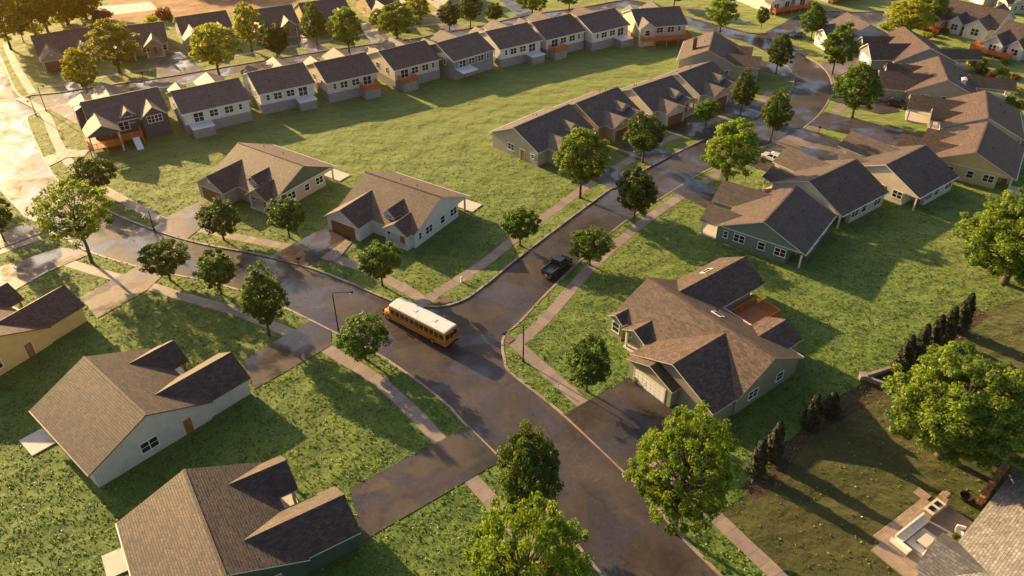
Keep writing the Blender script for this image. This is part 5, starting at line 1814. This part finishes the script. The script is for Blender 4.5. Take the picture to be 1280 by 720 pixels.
wa, wbb = G(1222, 632), G(1256, 584)
wd = wbb - wa
wl_ = empty('firewood_stack', wa, math.atan2(wd.y, wd.x)); tag(wl_, 'long stack of orange brown firewood beside the pale tile roof', 'firewood')
rr_ = random.Random(5)
b_ = MB()
for i in range(int(wd.length / .26)):
    for j in range(5):
        y_ = rr_.uniform(-.08, .08)
        b_.tube([(.13 + i * .26 + rr_.uniform(-.03, .03), -.3 + y_, .16 + j * .24), (.13 + i * .26, .3 + y_, .16 + j * .24)], rr_.uniform(.09, .125), 6)
b_.build('logs', simple('split_logs', (0.40, 0.20, 0.09), .85, var=.5, scale=3), wl_)
b_ = MB()
for xx in (0, wd.length - .1):
    for yy in (-.3, .3): b_.box(xx - .05, xx + .05, yy - .04, yy + .04, 0, 1.5)
b_.build('rack', 'trim_dark', wl_)

gw = empty('garden_wall', G(1078, 474)); tag(gw, 'low concrete garden wall corner with pale cap between evergreens', 'garden wall')
for tgt, nm in (((1112, 463), 'wall'), ((1112, 486), 'wall')):
    v = G(*tgt) - G(1078, 474)
    b_ = MB()
    a_ = math.atan2(v.y, v.x)
    b_.box(.16, v.length, -.14, .14, 0, .55)
    b_.build('wall', 'stone', gw, (0, 0, 0), (0, 0, a_))
    b_ = MB(); b_.box(.2, v.length, -.2, .2, .553, .63); b_.build('cap', 'kerb', gw, (0, 0, 0), (0, 0, a_))
b_ = MB(); b_.prism_z([(-.5, -.4), (.3, -.35), (.3, .35), (-.35, .4)], 0, .75); b_.prism_z([(-.58, -.48), (.38, -.42), (.38, .42), (-.43, .48)], .753, .85); b_.build('pier', 'kerb', gw)


# ------------------------------------------------------------------ grass: too many to count
bpy.context.view_layer.update()
def scatter(n, y_max, xlim):
    """random points on the lawn, weighted to the camera, clear of houses"""
    T = LAWN_TRI
    pts = []
    cand = np.stack([rng.uniform(*xlim, n), rng.uniform(18, y_max, n)], 1)
    # keep what is on the lawn: even-odd test against the two loops
    def inside(loop, p):
        q = np.array([(v.x, v.y) for v in loop])
        x, y = p[:, 0], p[:, 1]
        r_ = np.zeros(len(p), bool)
        j = len(q) - 1
        for i in range(len(q)):
            c_ = ((q[i, 1] > y) != (q[j, 1] > y))
            with np.errstate(divide='ignore', invalid='ignore'):
                xx = (q[j, 0] - q[i, 0]) * (y - q[i, 1]) / (q[j, 1] - q[i, 1]) + q[i, 0]
            r_ ^= c_ & (x < xx)
            j = i
        return r_
    ok = ~(inside(outer, cand) & ~inside(block, cand))
    for px, _m in DRIVES:
        ok &= ~inside([G(*v) for v in px], cand)
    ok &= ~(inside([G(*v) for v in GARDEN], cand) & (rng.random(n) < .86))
    for px, w_ in WALKS:
        pp = np.array([(p.x, p.y) for p in pxpath(px)])
        for a_, b2 in zip(pp[:-1], pp[1:]):
            ab = b2 - a_
            t = np.clip(((cand - a_) @ ab) / (ab @ ab), 0, 1)
            d = np.linalg.norm(cand - a_ - t[:, None] * ab, axis=1)
            ok &= d > w_ / 2 + .12
    for root, x0, x1, y0, y1 in FOOT:
        mi_ = np.array(root.matrix_world.inverted())
        l = cand @ mi_[:2, :2].T + mi_[:2, 3]
        ok &= ~((l[:, 0] > x0) & (l[:, 0] < x1) & (l[:, 1] > y0) & (l[:, 1] < y1))
    return cand[ok]


rng = np.random.default_rng(99)
P2 = scatter(260000, 150, (-110, 110))
P2 = P2[rng.random(len(P2)) < np.clip(1.15 - P2[:, 1] / 130, .0, 1)]
P2 = P2[np.abs(P2[:, 0]) < 24 + P2[:, 1] * .72]
# thin out with distance and frame
n = len(P2)
nb = 2
p3 = np.repeat(P2, nb, 0) + rng.normal(size=(n * nb, 2)) * .08
sz = .13
pp = np.concatenate([p3, np.abs(rng.normal(size=(n * nb, 1))) * .03 + .05], 1)
nr = rng.normal(size=(n * nb, 3)) * .6 + np.array([0, 0, .8])
clump = np.sin(P2[:, 0] * .9 + 1.3 * np.sin(P2[:, 1] * .7)) * .25 + np.sin(P2[:, 1] * 1.1 + P2[:, 0] * .35) * .2
tint = np.repeat(.36 + clump, nb) + rng.normal(size=n * nb) * .40
tuft = np.sin(P2[:, 0] * 3.1 + 2 * np.sin(P2[:, 1] * 1.9)) * np.sin(P2[:, 1] * 2.7 + 1.5 * np.sin(P2[:, 0] * 2.3))
tint += np.repeat(.28 * tuft, nb)
pp[:, 2] += np.repeat(np.clip(tuft, 0, 1) * .07, nb)
gm = leaf_mesh('grass', pp, nr, .25, 'blade', tint, .5)
tag(link('grass', gm), 'short uneven grass blades covering the lawns', kind='stuff')
cl = P2[rng.random(len(P2)) < .09 * np.clip(1.2 - P2[:, 1] / 70, .1, 1)]
cp = np.concatenate([cl, np.full((len(cl), 1), .12)], 1)
gm2 = leaf_mesh('clover_flowers', cp, rng.normal(size=(len(cl), 3)) * .3 + np.array([0, 0, 1]), .11, 'clover', rng.random(len(cl)), .9)
tag(link('clover_flowers', gm2), 'tiny pale clover flowers dotted over the lawns', kind='stuff')

# ------------------------------------------------------------------ light
AZ, EL = R(312), R(18.5)
S = Vector((math.sin(AZ) * math.cos(EL), math.cos(AZ) * math.cos(EL), math.sin(EL)))
sd = bpy.data.lights.new('sun', 'SUN')
sd.energy = 5.0
sd.angle = R(0.6)
sd.color = (1.0, 0.68, 0.30)
so = bpy.data.objects.new('sun', sd)
COL.objects.link(so)
so.rotation_euler = (-S).to_track_quat('-Z', 'Y').to_euler()
so.location = (-80, 60, 80)

wld = bpy.data.worlds.new('World')
scene.world = wld
wld.use_nodes = True
nt = wld.node_tree
sky = nt.nodes.new('ShaderNodeTexSky')
sky.sky_type = 'NISHITA'
sky.sun_disc = False
sky.sun_elevation = EL
sky.sun_rotation = AZ
sky.air_density = 1.0
sky.dust_density = 3.0
sky.ozone_density = 1.0
nt.links.new(sky.outputs[0], nt.nodes['Background'].inputs['Color'])
nt.nodes['Background'].inputs['Strength'].default_value = 0.074

vsn = scene.view_settings
vsn.view_transform = 'Standard'
vsn.look = 'None'
vsn.gamma = 1.0
vsn.use_curve_mapping = False
vsn.exposure = 1.45

# ------------------------------------------------------------------ air
hz = MB()
hz.box(-2700, 2700, -1000, 5300, -1.2, 68.5)
hm = bpy.data.materials.new('haze')
hm.use_nodes = True
hn = hm.node_tree
hn.nodes.clear()
ho = hn.nodes.new('ShaderNodeOutputMaterial')
hv = hn.nodes.new('ShaderNodeVolumePrincipled')
hv.inputs['Color'].default_value = (1.0, 0.54, 0.16, 1)
hv.inputs['Density'].default_value = 0.00012
hv.inputs['Anisotropy'].default_value = 0.8
hn.links.new(hv.outputs[0], ho.inputs['Volume'])
tag(hz.build('haze', hm), 'thin golden evening haze', kind='stuff')

cy = scene.cycles
cy.max_bounces = 6
cy.diffuse_bounces = 3
cy.transmission_bounces = 3
cy.volume_bounces = 0
cy.use_denoising = True
